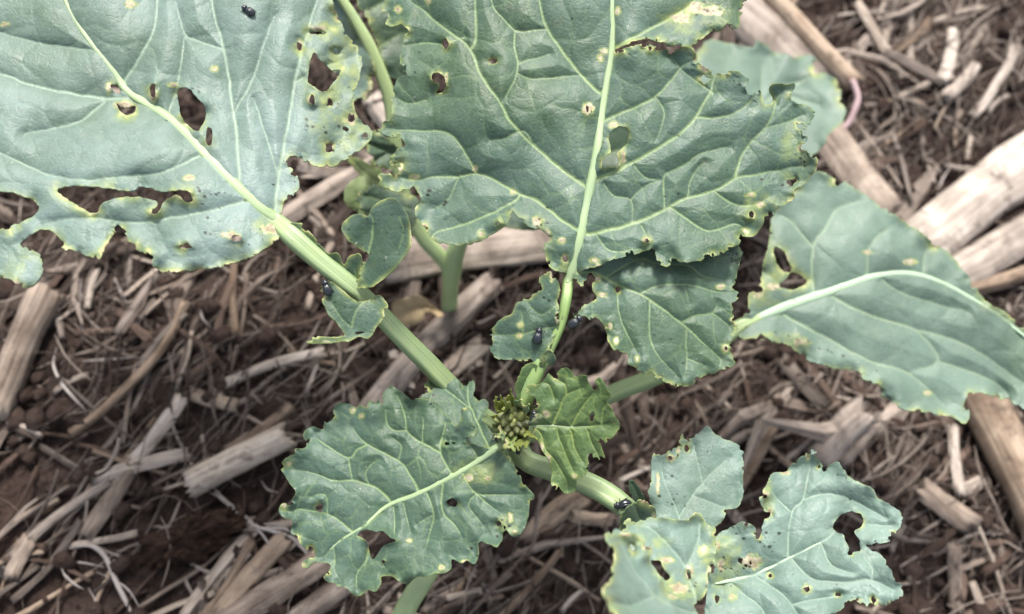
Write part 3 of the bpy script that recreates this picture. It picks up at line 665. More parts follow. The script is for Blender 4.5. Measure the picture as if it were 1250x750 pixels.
LL2 = Leaf([(660, 448), (659, 438), (664, 428), (672, 426), (678, 433), (678, 441), (672, 448), (668, 442), (664, 449)], ((660, 446, 8.55), (678, 436, 8.7), (668, 428, 8.7)), (), [([(662, 446), (670, 430)], 1, .7)], (), (), grid=1.2, seed=36, bites=4, cell=16, bulge=1.5, tert=0.2, wave=1, ripple=2, edge_halo=0.8, edge_w=2)
LL2.build('leaf_lobe', M['leafE'], lb, OG)
LL3 = Leaf([(646, 444), (655, 446), (650, 462), (646, 482), (638, 486), (630, 482), (629, 472), (633, 460), (638, 450)], ((652, 450, 8.45), (632, 470, 8.3), (644, 484, 8.2)), (), [([(650, 450), (638, 480)], 1, .7)], (), (), grid=1.3, seed=37, cell=20, bulge=1.5, tert=0.3, wave=1, ripple=1, edge_halo=0.5, edge_w=2)
LL3.build('leaf_lobe', M['leafF'], lb, OG)

# --- leaf at the right, lower and out of focus
C_out = [(900, 397), (906, 388), (913, 378), (915, 358), (926, 354), (930, 330), (937, 300), (941, 272), (946, 258), (958, 244), (972, 232), (978, 218), (998, 208), (1016, 217), (1037, 224), (1069, 247), (1105, 271), (1152, 304), (1176, 330), (1203, 366), (1229, 383), (1250, 401), (1290, 436), (1318, 490),
         (1296, 512), (1262, 504), (1247, 499), (1226, 489), (1208, 483), (1194, 479), (1178, 488), (1185, 504), (1179, 517), (1164, 511), (1146, 507), (1131, 503), (1114, 502), (1096, 499), (1075, 483), (1069, 471), (1055, 464), (1050, 454), (1028, 451), (998, 445), (981, 436), (960, 421), (939, 418), (918, 413), (908, 415), (899, 410)]
C_holes = [[(950, 350), (956, 344), (968, 333), (984, 341), (981, 348), (969, 354), (958, 352)], [(945, 302), (957, 307), (962, 318), (967, 329), (957, 333), (948, 320)], hole(930, 412, 6, 3)]
C_veins = [([(900, 402), (954, 375), (1013, 357), (1058, 339), (1102, 332), (1152, 345), (1230, 392), (1290, 440)], 4.5, 2), ([(992, 358), (992, 304), (1006, 280), (1022, 256), (1050, 245)], 2.6, 1.6), ([(992, 302), (966, 271), (950, 262)], 2, 1.2), ([(1016, 362), (1058, 383), (1120, 403), (1179, 421), (1250, 468)], 2.8, 1.4),
           ([(960, 386), (1013, 415), (1064, 442), (1111, 457), (1155, 498)], 2.6, 1.4), ([(1120, 404), (1146, 439), (1114, 454)], 1.8, 1.1), ([(1149, 442), (1206, 462), (1230, 480)], 1.8, 1.1), ([(1058, 339), (1062, 300), (1090, 275)], 2, 1.2), ([(1126, 333), (1130, 310), (1140, 300)], 1.8, 1.1), ([(1080, 345), (1120, 365), (1180, 380)], 1.6, 1)]
LC = Leaf(C_out, ((902, 398, 4.9), (1180, 330, 4.4), (1100, 495, 4.5)), C_holes, C_veins, [(978, 418, 14, 6), (945, 350, 14, 5), (960, 320, 6, 10), (1190, 482, 14, 4), (1155, 509, 12, 3), (1059, 308, 7, 3), (1110, 320, 12, 5), (925, 360, 8, 6), (1132, 480, 6, 3)],
          specks_in([(930, 400), (1000, 420), (1150, 490), (1040, 440)], 16, 8), grid=2.2, seed=41, bites=60, yell=[(940, 340, 40, 60, 0.55), (950, 415, 60, 14, 0.5)], cell=48, bulge=3.6, tert=0.25, wave=7, ripple=3.5, edge_halo=0.8, edge_w=3.5,
          warp=lambda X, Y: -0.10 * np.clip((X - 1000) * 0.55 - (Y - 300) * 0.83 - 40, 0, 200) * 1.6)
lc = LC.build('leaf', M['leafC'], plant, OG, 'smooth grey-green leaf reaching out low over the straw')
LC.rib([(900, 400), (954, 375), (1013, 357), (1058, 339), (1102, 332), (1152, 345), (1215, 383), (1260, 418)], 17, 4, M['midribG'], lc, OG)
stalk('petiole', [on_stem(3.6, 0.2), (690, 512, 4.1, 20), (745, 482, 4.4, 22), (800, 460, 4.6, 22), (860, 430, 4.8, 21), (890, 408, 4.9, 20)] + onto(LC, [(905, 397, 17), (925, 388, 12), (950, 377, 5)]), M['stalk'], lc, OG, 0.25)

# --- leaf below the buds
E_out = [(612, 552), (596, 548), (582, 543), (574, 537), (582, 531), (583, 524), (577, 516), (576, 506), (569, 497), (563, 500), (562, 510), (556, 519), (548, 509), (540, 502), (531, 492), (521, 487), (510, 486), (504, 489), (499, 486), (490, 478), (478, 472), (470, 476), (467, 486), (468, 494), (462, 489), (458, 492), (450, 489), (448, 498),
         (439, 493), (435, 498), (426, 493), (414, 492), (407, 499), (406, 512), (399, 510), (395, 514), (394, 524), (382, 521), (374, 524), (370, 532), (374, 540), (371, 547), (360, 548), (360, 554), (352, 558), (344, 564), (342, 572), (348, 582), (354, 592), (361, 601), (354, 612), (344, 615), (340, 621), (342, 628), (350, 634), (357, 637), (355, 650),
         (360, 656), (366, 664), (372, 670), (381, 674), (378, 680), (370, 686), (367, 692), (374, 694), (382, 688), (394, 687), (403, 690), (402, 697), (395, 704), (398, 710), (407, 712), (412, 717), (422, 717), (430, 725), (439, 728), (450, 720), (458, 723), (465, 713), (466, 704), (478, 704), (487, 710), (498, 714), (508, 705), (522, 704),
         (532, 700), (544, 700), (551, 694), (552, 683), (564, 688), (570, 684), (579, 689), (585, 679), (584, 668), (588, 661), (598, 665), (607, 668), (613, 659), (614, 651), (618, 647), (622, 652), (629, 656), (636, 652), (642, 640), (646, 626), (647, 614), (652, 606), (645, 596), (637, 588), (635, 581), (629, 570), (622, 558)]
E_veins = [([(600, 552), (560, 577), (520, 598), (478, 614), (447, 641), (415, 660), (395, 682)], 3, 1.6), ([(550, 577), (538, 552), (542, 526), (544, 514)], 2.2, 1.2), ([(538, 552), (510, 538), (496, 525), (494, 504), (484, 482)], 2.2, 1.1), ([(496, 525), (482, 526), (473, 518), (470, 500)], 1.5, 1),
           ([(512, 600), (500, 580), (486, 562), (448, 542), (430, 522)], 2.6, 1.3), ([(448, 543), (436, 549), (425, 559), (396, 542), (386, 535)], 1.8, 1.1), ([(425, 560), (430, 587)], 1.5, 1), ([(478, 613), (460, 596), (446, 591), (430, 587), (406, 587), (384, 578), (360, 573)], 2.3, 1.1),
           ([(430, 650), (418, 638), (400, 628), (370, 622), (356, 624)], 2, 1.1), ([(541, 588), (540, 622), (554, 640), (564, 656)], 2, 1.1), ([(521, 600), (530, 628), (524, 654), (520, 670)], 1.7, 1), ([(492, 612), (502, 650)], 1.2, .8), ([(480, 616), (482, 640), (481, 654)], 1.5, 1), ([(566, 580), (580, 602), (610, 626)], 2, 1.1), ([(578, 600), (590, 605), (640, 604)], 1.5, .9), ([(580, 604), (572, 618), (590, 640)], 1.2, .8),
           ([(407, 669), (410, 690)], 1.3, .9), ([(450, 670), (446, 684), (436, 702), (436, 720)], 1.5, 1), ([(585, 562), (572, 540)], 1.8, 1), ([(486, 562), (490, 545), (480, 535)], 1.1, .8), ([(450, 592), (446, 575), (462, 560)], 1, .7), ([(400, 627), (398, 605), (380, 606)], 1.1, .8), ([(530, 628), (510, 640)], 1, .7), ([(516, 543), (516, 510)], 1.2, .8)]
E_holes = [[(436, 653), (445, 647), (458, 649), (468, 649), (476, 656), (484, 660), (477, 663), (468, 667), (460, 678), (455, 683), (451, 676), (448, 662), (442, 657)], hole(391, 620, 4.5, 5), hole(551.6, 613, 5, 5.5), hole(376, 538.6, 2.4), hole(609, 639, 3.4, 3), hole(616, 644, 2, 2.5), hole(468, 686, 2.6, 2), hole(545, 542, 4, 1.6), hole(554, 541, 2.4, 1.5)]
LE = Leaf(E_out, ((600, 550, 7.85), (350, 620, 7.35), (520, 470, 7.7)), E_holes, E_veins, [(431, 501, 3, 3.5), (441, 508, 3.5, 3), (623, 632, 3.4, 7), (628, 650, 3.4, 3.4), (539, 693, 3, 3.4), (353, 566, 5, 4), (346, 617, 5, 4), (371, 690, 5, 4), (572, 583, 8, 5), (556, 515, 4, 5), (500, 660, 3, 2), (596, 584, 5, 3), (394, 704, 3, 6), (568, 686, 5, 2.5)],
          speck_cluster(615, 640, 14, 12, 31) + speck_cluster(570, 675, 14, 8, 32) + specks_in(E_out, 26, 33, 0.8, 1.3) + speck_cluster(575, 530, 14, 8, 34), grid=1.15, seed=51, rough=0.55, bites=26, yell=[(585, 575, 40, 22, 0.5), (352, 566, 14, 14, 0.5), (346, 617, 12, 12, 0.5), (372, 690, 16, 12, 0.6), (620, 640, 20, 18, 0.4)], cell=30, bulge=3.4, tert=0.6, wave=4, ripple=5.5, edge_halo=0.42, edge_w=2.0, hole_w=3.0,
          warp=lambda X, Y: 0.06 * np.abs((X - 500) * 0.47 + (Y - 606) * 0.88) * 0.7 - 6 * smooth(560, 640, Y) * smooth(480, 620, X) + 12 * np.exp(-((X - 562) / 26) ** 2 - ((Y - 512) / 20) ** 2))
le = LE.build('leaf', M['leafE'], plant, OG, 'sharp green leaf with frilled edge below the buds')
LE.rib([(608, 546), (604, 549), (585, 562), (560, 577), (520, 598), (500, 608), (478, 614), (460, 627), (447, 641), (432, 650), (415, 660), (402, 672)], 10, 2.4, M['midrib'], le, OG)
stalk('petiole', [on_stem(7.0, 0.16), (618, 540, 7.7, 12), (604, 549, 7.85, 11), (590, 558, 7.85, 9)], M['stalk'], le, OG)
LE2 = Leaf([(515, 492), (517, 473), (522, 465), (534, 463), (547, 468), (552, 462), (560, 465), (565, 471), (568, 465), (574, 463), (580, 467), (580, 476), (578, 483), (583, 490), (592, 487), (597, 494), (594, 503), (589, 511), (594, 520), (604, 535), (608, 552), (590, 556), (560, 552), (530, 530)],
           ((600, 550, 7.7), (525, 470, 7.1), (592, 490, 7.3)), (), [([(598, 548), (580, 510), (571, 485), (573, 466)], 1.8, 1), ([(576, 500), (550, 480), (530, 466)], 1.4, .8), ([(582, 515), (594, 495)], 1.2, .8)], (), speck_cluster(540, 475, 16, 10, 35), grid=1.5, seed=53, rough=0.5, bites=6, cell=24, bulge=2.6, tert=0.4, wave=2.5, ripple=2.5, edge_halo=0.25, edge_w=2)
LE2.build('leaf_lobe', M['leafE'], le, OG)

# --- young leaf right of the buds
F_out = [(648, 519), (650, 506), (655, 494), (652, 484), (645, 482), (641, 474), (648, 468), (656, 470), (664, 464), (669, 456), (674, 460), (678, 462), (682, 453), (690, 449), (698, 454), (702, 461), (708, 458), (716, 459), (718, 466), (725, 477), (729, 472), (726, 464), (732, 461), (737, 468), (741, 476), (746, 483), (741, 489), (743, 494), (748, 500), (750, 508), (756, 516),
         (755, 525), (750, 532), (744, 537), (739, 541), (735, 537), (731, 536), (732, 541), (735, 548), (738, 558), (735, 563), (728, 562), (722, 557), (717, 560), (720, 571), (713, 582), (705, 586), (702, 599), (696, 603), (688, 602), (682, 594), (678, 598), (672, 591), (674, 577), (668, 560), (661, 550), (656, 538), (649, 530)]
F_veins = [([(649, 521), (672, 520), (695, 522), (720, 521), (742, 518)], 2.4, 1.2), ([(674, 519), (684, 498), (692, 482), (711, 473)], 1.8, 1), ([(692, 482), (690, 470), (682, 464)], 1.2, .8), ([(698, 521), (708, 503), (716, 490), (726, 479)], 1.6, .9), ([(676, 486), (670, 470), (662, 468)], 1.2, .8), ([(652, 522), (660, 530), (666, 548), (676, 560), (688, 580), (693, 598)], 1.7, .9),
           ([(696, 523), (702, 548), (712, 564)], 1.5, .9), ([(716, 522), (722, 542), (730, 556)], 1.4, .8), ([(680, 522), (686, 545), (700, 575)], 1.3, .8), ([(735, 518), (736, 500), (742, 490)], 1, .7)]
LF = Leaf(F_out, ((648, 520, 8.15), (742, 505, 8.6), (690, 598, 7.9)), [[(720, 506), (723, 502), (725, 507), (723, 515), (720, 513)], hole(749, 516, 2), hole(742, 537, 1.6)], F_veins, [(667, 505, 6, 5), (669, 560, 5, 7), (661, 545, 4, 8), (701, 581, 3, 3)], specks_in(F_out, 12, 41, 0.8, 1.4), grid=1.0, seed=55, rough=0.55, bites=18, cell=22, bulge=3, tert=0.6, wave=2.5, ripple=2.4, edge_halo=0.5, edge_w=2, hole_w=3,
          warp=lambda X, Y: 0.08 * np.abs(Y - 520) - 0.0007 * (Y - 520) ** 2)
lf = LF.build('leaf', M['leafF'], plant, OG, 'small young yellow-veined leaf beside the buds')
LF.rib([(646, 521), (672, 520), (695, 522), (718, 521)], 6, 2, M['midrib'], lf, OG)

# --- lobed leaf, lower right
rachis = [on_stem(6.7, 0.22), (640, 560, 6.95, 26), (680, 576, 7.0, 27), (720, 592, 7.15, 28), (748, 608, 7.25, 28), (775, 630, 7.3, 25), (805, 658, 7.3, 20), (840, 690, 7.1, 16), (868, 714, 6.98, 10)]
G4_out = [(868, 676), (874, 655), (888, 646), (904, 638), (916, 640), (922, 645), (923, 658), (928, 656), (930, 644), (933, 632), (932, 622), (928, 608), (930, 600), (936, 590), (943, 578), (950, 576), (960, 574), (968, 566), (980, 556), (992, 549), (998, 552), (1002, 564), (1006, 570), (1014, 566), (1024, 564), (1030, 573), (1038, 584), (1062, 594), (1070, 606), (1090, 618), (1102, 633),
          (1096, 648), (1086, 660), (1070, 665), (1058, 667), (1078, 680), (1085, 694), (1092, 706), (1101, 716), (1101, 728), (1092, 734), (1088, 740), (1078, 738), (1066, 740), (1056, 741), (1048, 738), (1044, 732), (1036, 736), (1026, 745), (1018, 751), (1000, 775), (940, 790), (890, 780), (862, 752), (862, 730), (866, 700)]
G4_holes = [[(1017, 641), (1024, 632), (1036, 625), (1050, 627), (1054, 636), (1052, 643), (1043, 649), (1048, 658), (1051, 668), (1049, 673), (1042, 674), (1040, 678), (1034, 677), (1036, 669), (1032, 660), (1030, 653), (1022, 650), (1018, 646)], hole(903, 685, 4, 4), hole(911, 691, 2.2, 2), hole(916, 687, 1.8, 2), hole(940, 703, 1.8), hole(1023, 726, 3, 2.2), hole(1067, 732, 3, 4), hole(985, 719, 4, 4), hole(1000, 570, 2, 2), hole(934, 606, 3, 3), hole(875, 731, 3, 5), hole(938, 628, 4, 4)]
G4_veins = [([(870, 714), (920, 702), (962, 682), (1002, 662), (1020, 650)], 2.6, 1.2), ([(962, 682), (963, 650), (968, 622), (980, 610), (986, 580), (990, 556)], 1.8, 1), ([(980, 610), (1010, 603), (1036, 609), (1080, 632)], 1.4, .9), ([(966, 626), (948, 608), (940, 595)], 1.3, .8), ([(968, 684), (990, 706), (1014, 710), (1040, 710), (1064, 708), (1090, 720)], 1.5, .9),
            ([(924, 704), (950, 722), (966, 738), (980, 760)], 1.5, .9), ([(894, 714), (930, 744), (940, 770)], 1.5, .9), ([(1064, 708), (1065, 694), (1054, 680)], 1.2, .8), ([(1002, 662), (1015, 690), (1042, 700)], 1.2, .8), ([(1060, 640), (1090, 642)], 1.2, .8), ([(966, 738), (1000, 732), (1030, 728)], 1.1, .8)]
LG4 = Leaf(G4_out, ((868, 714, 7.15), (1100, 640, 7.3), (1000, 552, 6.9)), G4_holes, G4_veins, [(917, 686, 19, 12), (985, 719, 6, 6), (893, 729, 6, 5), (935, 605, 5, 9), (940, 625, 4, 6), (958, 577, 7, 5), (940, 703, 4, 4), (1023, 727, 5, 4), (1046, 733, 8, 3), (880, 690, 5, 12), (876, 668, 5, 8), (926, 656, 4, 4), (1068, 733, 5, 5), (986, 558, 3, 5)],
           speck_cluster(890, 700, 14, 22, 51) + speck_cluster(940, 665, 14, 16, 52) + speck_cluster(900, 650, 10, 10, 53) + specks_in(G4_out, 14, 54, 0.8, 1.5) + [(915, 692, 2.2), (908, 694, 1.8), (1038, 610, 1.6)], grid=1.35, seed=61, bites=50, yell=[(885, 690, 34, 50, 0.55), (935, 610, 16, 40, 0.5)], cell=36, bulge=4.6, tert=0.28, wave=6, ripple=5.0, edge_halo=0.5, edge_w=2.2, hole_w=3.0,
           warp=lambda X, Y: 10 * smooth(0, 50, np.abs((X - 868) * 0.41 + (Y - 714) * 0.91)))
lg = LG4.build('leaf', M['leafG'], plant, OG, 'blue-green lobed leaf with a keyhole bite')
stalk('petiole', rachis, M['stalk'], lg, OG, 0.3, 20)
LG4.rib([(872, 713), (895, 708), (920, 702), (945, 691), (962, 682), (985, 671), (1002, 662)], 7, 2, M['midribG'], lg, OG)
G1_out = [(799, 551), (808, 556), (816, 548), (824, 546), (828, 533), (833, 531), (836, 536), (844, 535), (856, 525), (865, 521), (874, 530), (892, 538), (904, 545), (908, 556), (907, 590), (906, 609), (899, 621), (888, 622), (885, 632), (874, 643), (868, 656), (845, 668), (816, 668), (800, 645), (798, 620), (792, 608), (794, 580), (795, 564)]
LG1 = Leaf(G1_out, ((815, 660, 7.25), (865, 522, 7.0), (906, 600, 7.1)), [hole(838, 547, 2.8, 5), hole(818, 559, 2, 3), hole(827, 557, 1.6, 2)], [([(815, 665), (836, 620), (862, 585), (885, 562)], 1.6, .8), ([(848, 606), (874, 616), (890, 618)], 1.1, .7), ([(858, 590), (850, 558), (848, 545)], 1.1, .7), ([(830, 632), (812, 590), (806, 565)], 1.1, .7)],
           [(818, 560, 8, 5), (838, 547, 5, 7), (828, 550, 4, 6), (803, 590, 3, 20)], speck_cluster(820, 600, 30, 22, 56) + specks_in(G1_out, 16, 57, 0.7, 1.2), grid=1.3, seed=63, bites=22, cell=28, bulge=2.2, tert=0.2, wave=5, ripple=3.5, edge_halo=0.45, edge_w=2, hole_w=3)
LG1.build('leaf_lobe', M['leafG'], lg, OG)
LGs = Leaf([(767, 591), (772, 586), (780, 594), (786, 606), (787, 614), (780, 618), (773, 609), (768, 600)], ((782, 622, 7.3), (770, 588, 7.8), (786, 600, 7.6)), (), [([(784, 618), (771, 590)], 1, .7)], (), (), grid=1.2, seed=64, cell=20, bulge=1, tert=0.1, wave=1, ripple=0.6, edge_halo=0.3, edge_w=2)
LGs.build('leaf_lobe', M['leafE'], lg, OG)
LG2 = Leaf([(756, 656), (757, 640), (760, 627), (769, 617), (783, 611), (795, 615), (801, 622), (801, 640), (790, 660), (770, 668)], ((790, 650, 7.35), (760, 630, 7.9), (796, 617, 7.8)), (), [([(790, 655), (778, 630), (775, 616)], 1.1, .7)], [(798, 630, 2.5, 6)], speck_cluster(780, 625, 12, 6, 58), grid=1.4, seed=65, bites=10, cell=22, bulge=2, tert=0.1, wave=1.5, ripple=1.5, edge_halo=1.0, edge_w=2.6)
LG2.build('leaf_lobe', M['leafE'], lg, OG)
LG3a = Leaf([(758, 652), (762, 638), (768, 633), (780, 634), (800, 632), (826, 633), (840, 633), (848, 626), (856, 628), (862, 638), (873, 642), (874, 656), (876, 666), (872, 680), (868, 700), (864, 720), (853, 734), (840, 740), (820, 735), (795, 715), (775, 690)],
            ((850, 735, 8.9), (770, 640, 8.7), (868, 650, 8.4)), [[(794, 685), (806, 685), (811, 696), (818, 704), (812, 709), (802, 697)], hole(841, 702, 3, 6), hole(866, 705, 3, 8)], [([(850, 735), (835, 690), (800, 650), (775, 640)], 1.8, 1), ([(838, 695), (850, 665), (856, 640)], 1.4, .8)], [(842, 700, 6, 12), (858, 672, 7, 9), (830, 718, 16, 8), (866, 706, 5, 16), (814, 684, 10, 5)], speck_cluster(840, 715, 12, 10, 59), grid=2.0, seed=66, bites=26, yell=[(830, 715, 40, 24, 0.6), (790, 660, 40, 14, 0.5), (866, 690, 14, 40, 0.6)], cell=34, bulge=4, tert=0.15, wave=5, ripple=4, edge_halo=1.0, edge_w=3.5)
LG3a.build('leaf_lobe', M['leafG'], lg, OG)
LG3b = Leaf([(740, 651), (750, 646), (762, 651), (776, 652), (786, 662), (797, 671), (793, 682), (800, 696), (811, 708), (811, 718), (824, 729), (840, 732), (848, 741), (853, 762), (830, 790), (790, 800), (760, 775), (748, 750), (736, 720), (746, 708), (748, 694), (750, 676), (742, 662)],
            ((846, 750, 9.3), (742, 655, 10.2), (748, 745, 11.2)), [hole(773, 669, 3.4, 5)], [([(848, 750), (810, 735), (780, 705), (755, 660)], 1.8, 1), ([(800, 727), (770, 740), (750, 735)], 1.3, .8)], [(765, 653, 12, 4), (790, 668, 8, 6), (773, 669, 6, 8), (822, 727, 10, 5)], (), grid=2.0, seed=67, bites=16, yell=[(770, 655, 40, 14, 0.7), (820, 725, 30, 16, 0.55)], cell=36, bulge=4, tert=0.1, wave=6, ripple=4, edge_halo=1.0, edge_w=4)
LG3b.build('leaf_lobe', M['leafG'], lg, OG)

# --- stalk of a lower leaf running out to the front
stalk('petiole', [on_stem(3.6, 0.2), (560, 640, 4.0, 22), (520, 703, 4.1, 25), (496, 742, 4.0, 26), (470, 800, 3.8, 26), (440, 880, 3.5, 24)], M['stalkH'], plant, OG)

# --- buds
t = NT('bud_skin'); oi = t.node('ShaderNodeObjectInfo').outputs['Random']
nb = t.noise(t.obj(), 900, 4)
bc = t.mix(t.math('ADD', t.ramp(nb, 0.3, 0.7, -0.3, 0.3), oi, True), rgb(0.055, 0.065, 0.026), rgb(0.18, 0.20, 0.06))
bc = t.mix(t.ramp(t.noise(t.obj(), 2500, 2), 0.55, 0.7, 0, 0.6), bc, rgb(0.05, 0.035, 0.02))
M['bud'] = t.done(t.pbsdf(bc, 0.5, 0.4, t.bump(nb, 0.4, 0.0005)))
CP = BUD + np.array([0, 0, 0.0])
V, F, st = loft(np.array([CP + (0, 0, -0.55), CP + (0, 0, -0.3), CP + (0, 0, -0.05), CP + (0, 0, 0.08)]), np.array([0.22, 0.3, 0.3, 0.1]), np.array([0.22, 0.3, 0.3, 0.1]), circle(16), up=(0, 1, 0))
cluster = mk('bud_cluster', V, F, M['bud'], plant, OG, {'st': st})
def ball(cx, axis_, L, R, n=9, k=12, tip=0.6):
    s = np.linspace(0, 1, n); prof = np.sin(np.pi * np.clip(s, 0.02, 0.985)) ** tip
    ax_ = unit(axis_); path = cx + np.outer(s - 0.5, ax_) * L
    up = (0, 0, 1) if abs(ax_[2]) < 0.9 else (0, 1, 0)
    return loft(path, R * prof, R * prof, circle(k), up=up)
rb = np.random.default_rng(5)
for k in range(19):
    r = 0.25 * math.sqrt((k + 0.3) / 19); a = k * 2.39996
    d = np.array([math.cos(a) * r, math.sin(a) * r, 0.16 - 1.4 * r * r])
    axd = np.array([d[0] * 1.5, d[1] * 1.5, 0.35]) + rb.normal(size=3) * 0.06
    R = 0.062 + 0.04 * rb.random() + 0.04 * r
    V, F, st = ball(CP + d + (0, 0, 0.05 * rb.random()), axd + rb.normal(size=3) * 0.1, R * (2.8 + rb.random()), R, tip=0.85)
    mk('flower_bud', V, F, M['bud'], cluster, OG, {'st': st})
M['bract'] = leaf_material('bract_yellow_green', 0.35, green=(0.16, 0.19, 0.03), blue=(0.36, 0.38, 0.06), vein=(0.5, 0.5, 0.12), trans=0.35, yellow=0.3)
rbr = np.random.default_rng(12)
for k, a0 in enumerate([95, 62, 128, 160, 195, 228, 262, 295, 330, 5, 35, 112]):
    a = math.radians(a0 + rbr.normal() * 6); ca, sa = math.cos(a), -math.sin(a); inner = k >= 11
    r0 = 6 if inner else 9; rr = (13 if inner else 17) + 7 * rbr.random(); w = 7 + 5 * rbr.random(); bx, by = 626 + r0 * ca, 515 + r0 * sa
    ol = []
    for (u, v) in [(0, -0.4), (0.3, -0.75), (0.5, -0.62), (0.72, -0.98), (0.86, -0.6), (1.05, -0.5), (1.0, -0.15), (1.15, 0.1), (0.98, 0.35), (1.02, 0.7), (0.78, 0.66), (0.6, 0.95), (0.42, 0.62), (0.2, 0.72), (0, 0.4)]:
        q = rr * u * (0.85 + 0.3 * rbr.random()); v2 = v * (0.8 + 0.4 * rbr.random()); ol.append((bx + ca * q - sa * w * v2, by + sa * q + ca * w * v2))
    up_ = 8.55 if inner else 8.05 + 0.35 * rbr.random()
    lf_ = Leaf(ol, ((bx, by, 7.8), (bx + ca * 16, by + sa * 16, up_), (bx - sa * 10 + ca * 4, by + ca * 10 + sa * 4, 7.9 + 0.2 * rbr.random())), (), [([(bx, by), (bx + ca * 14, by + sa * 14)], 1.3, .7)], (), speck_cluster(bx + ca * 12, by + sa * 12, 7, 4, 70 + k), grid=0.95, seed=280 + k, bites=5, cell=9, bulge=2.0, tert=0.4, wave=2.5, ripple=3.2, edge_halo=0.5, edge_w=2)
    lf_.build('bract', M['bract'] if (k in (0, 2, 3, 7, 8) or inner) else M['leafE'] if k % 2 else M['leafF'], cluster, OG)

# ------------------------------------------------------------------ the second, shaded plant behind
F2 = P(549, 384, 0.0); F2[2] = -0.3
plant2 = empty('young_canola_plant', F2, 'smaller pale-stemmed canola plant forking under the broad leaf', 'plant')
stalk('stem', [(F2, 0.26), (549, 372, 0.5, 20), (550, 350, 1.3, 20), (552, 330, 2.0, 24), (557, 306, 2.6, 22), (572, 278, 3.2, 18), (600, 250, 3.8, 15)], M['stalkH'], plant2, F2, 0.1, 18, 1.0)
LH5 = Leaf([(596, 262), (640, 196), (690, 150), (750, 132), (800, 160), (800, 215), (750, 250), (680, 276), (630, 280)], ((600, 255, 3.4), (790, 180, 3.6), (700, 270, 3.4)), (), [([(600, 255), (690, 210), (790, 170)], 3, 1.4), ([(660, 226), (690, 180)], 1.8, 1), ([(700, 206), (750, 220)], 1.8, 1)], (), (), grid=2.6, seed=91, cell=44, bulge=4, wave=6, tert=0.3)
h5 = LH5.build('leaf', M['leafH'], plant2, F2)
# --- low leaf behind, upper right
LD = Leaf([(840, 100), (846, 70), (866, 48), (886, 52), (918, 58), (924, 50), (938, 56), (944, 64), (976, 68), (986, 66), (1000, 76), (998, 85), (1020, 96), (1028, 108), (1026, 120), (1032, 136), (1028, 150), (1012, 164), (1002, 182), (970, 200), (910, 190), (870, 160)],
          ((850, 150, 3.0), (1030, 140, 2.2), (940, 56, 2.0)), (), [([(880, 170), (940, 120), (1000, 90)], 3, 1.5), ([(930, 128), (930, 80)], 2, 1), ([(950, 115), (1000, 130)], 2, 1)], (), (), grid=2.4, seed=43, bites=14, cell=50, bulge=4, tert=0.3, wave=7, ripple=3)
ld = LD.build('leaf', M['leafC'], plant2, F2, 'pale low leaf behind the broad leaf')
stalk('petiole', [(566, 290, 2.9, 15), (600, 262, 2.9, 16), (700, 225, 2.9, 16), (800, 196, 2.9, 15), (885, 168, 2.85, 12)], M['stalkH'], ld, F2)

pH = [(552, 334, 1.9, 17), (538, 314, 2.4, 18), (516, 290, 3.0, 18), (496, 250, 3.7, 17), (484, 190, 4.5, 17), (477, 128, 5.2, 17), (466, 92, 5.6, 16), (450, 54, 6.0, 15), (432, 22, 6.3, 13), (412, -10, 6.6, 11), (385, -60, 7.0, 9)]
LH1 = Leaf([(430, -40), (470, -50), (500, -10), (505, 40), (500, 90), (484, 98), (472, 92), (462, 60), (448, 28), (436, 4)], ((440, 30, 6.0), (500, 20, 5.7), (478, 92, 5.5)), (), [([(440, 20), (462, 6), (490, -10)], 2, 1), ([(460, 60), (490, 40)], 2, 1)], (), specks_in([(450, 10), (490, 20), (480, 80)], 8, 61), grid=2.2, seed=92, bites=10, cell=36, bulge=3, tert=0.4, wave=4)
h1 = LH1.build('leaf', M['leafH'], plant2, F2)
stalk('petiole', pH, M['stalkH'], h1, F2, 0.15)
LH2 = Leaf([(395, -30), (412, -6), (428, 22), (442, 46), (453, 66), (457, 86), (456, 106), (450, 119), (440, 126), (425, 120), (405, 80), (390, 20)], ((440, 44, 6.0), (400, 40, 5.8), (448, 118, 5.4)), (), [([(440, 44), (425, 70), (420, 100)], 1.8, 1)], [(454, 64, 3, 8), (448, 116, 6, 4), (452, 108, 3, 8)], speck_cluster(455, 90, 6, 10, 62), grid=2.2, seed=93, bites=18, cell=34, bulge=3, wave=4, tert=0.2, edge_halo=0.9)
LH2.build('leaf_lobe', M['leafG'], h1, F2)
LH3 = Leaf([(450, 164), (462, 160), (474, 170), (484, 178), (492, 190), (486, 204), (470, 208), (458, 203), (449, 192)], ((480, 180, 4.9), (450, 190, 5.2), (470, 206, 4.9)), (), [([(488, 186), (466, 182), (450, 176)], 1.2, .8), ([(476, 184), (460, 196)], 1, .7)], [(486, 205, 6, 3)], (), grid=1.6, seed=94, bites=10, cell=13, bulge=4, wave=3, ripple=3, tert=0.3)
LH3.build('leaf_lobe', M['leafH'], h1, F2)
LH4 = Leaf([(417, 185), (430, 190), (446, 198), (462, 206), (474, 222), (490, 236), (488, 250), (470, 262), (446, 264), (432, 256), (422, 248), (420, 234), (427, 222), (440, 214), (428, 202)], ((490, 236, 4.2), (420, 190, 5.0), (430, 256, 4.6)), (), [([(488, 238), (455, 220), (420, 188)], 1.6, .9), ([(470, 232), (440, 245)], 1.3, .8)], (), speck_cluster(436, 240, 5, 12, 63), grid=1.9, seed=95, bites=8, cell=30, bulge=2, wave=3, tert=0.2)
LH4.build('leaf_lobe', M['leafY'], h1, F2)
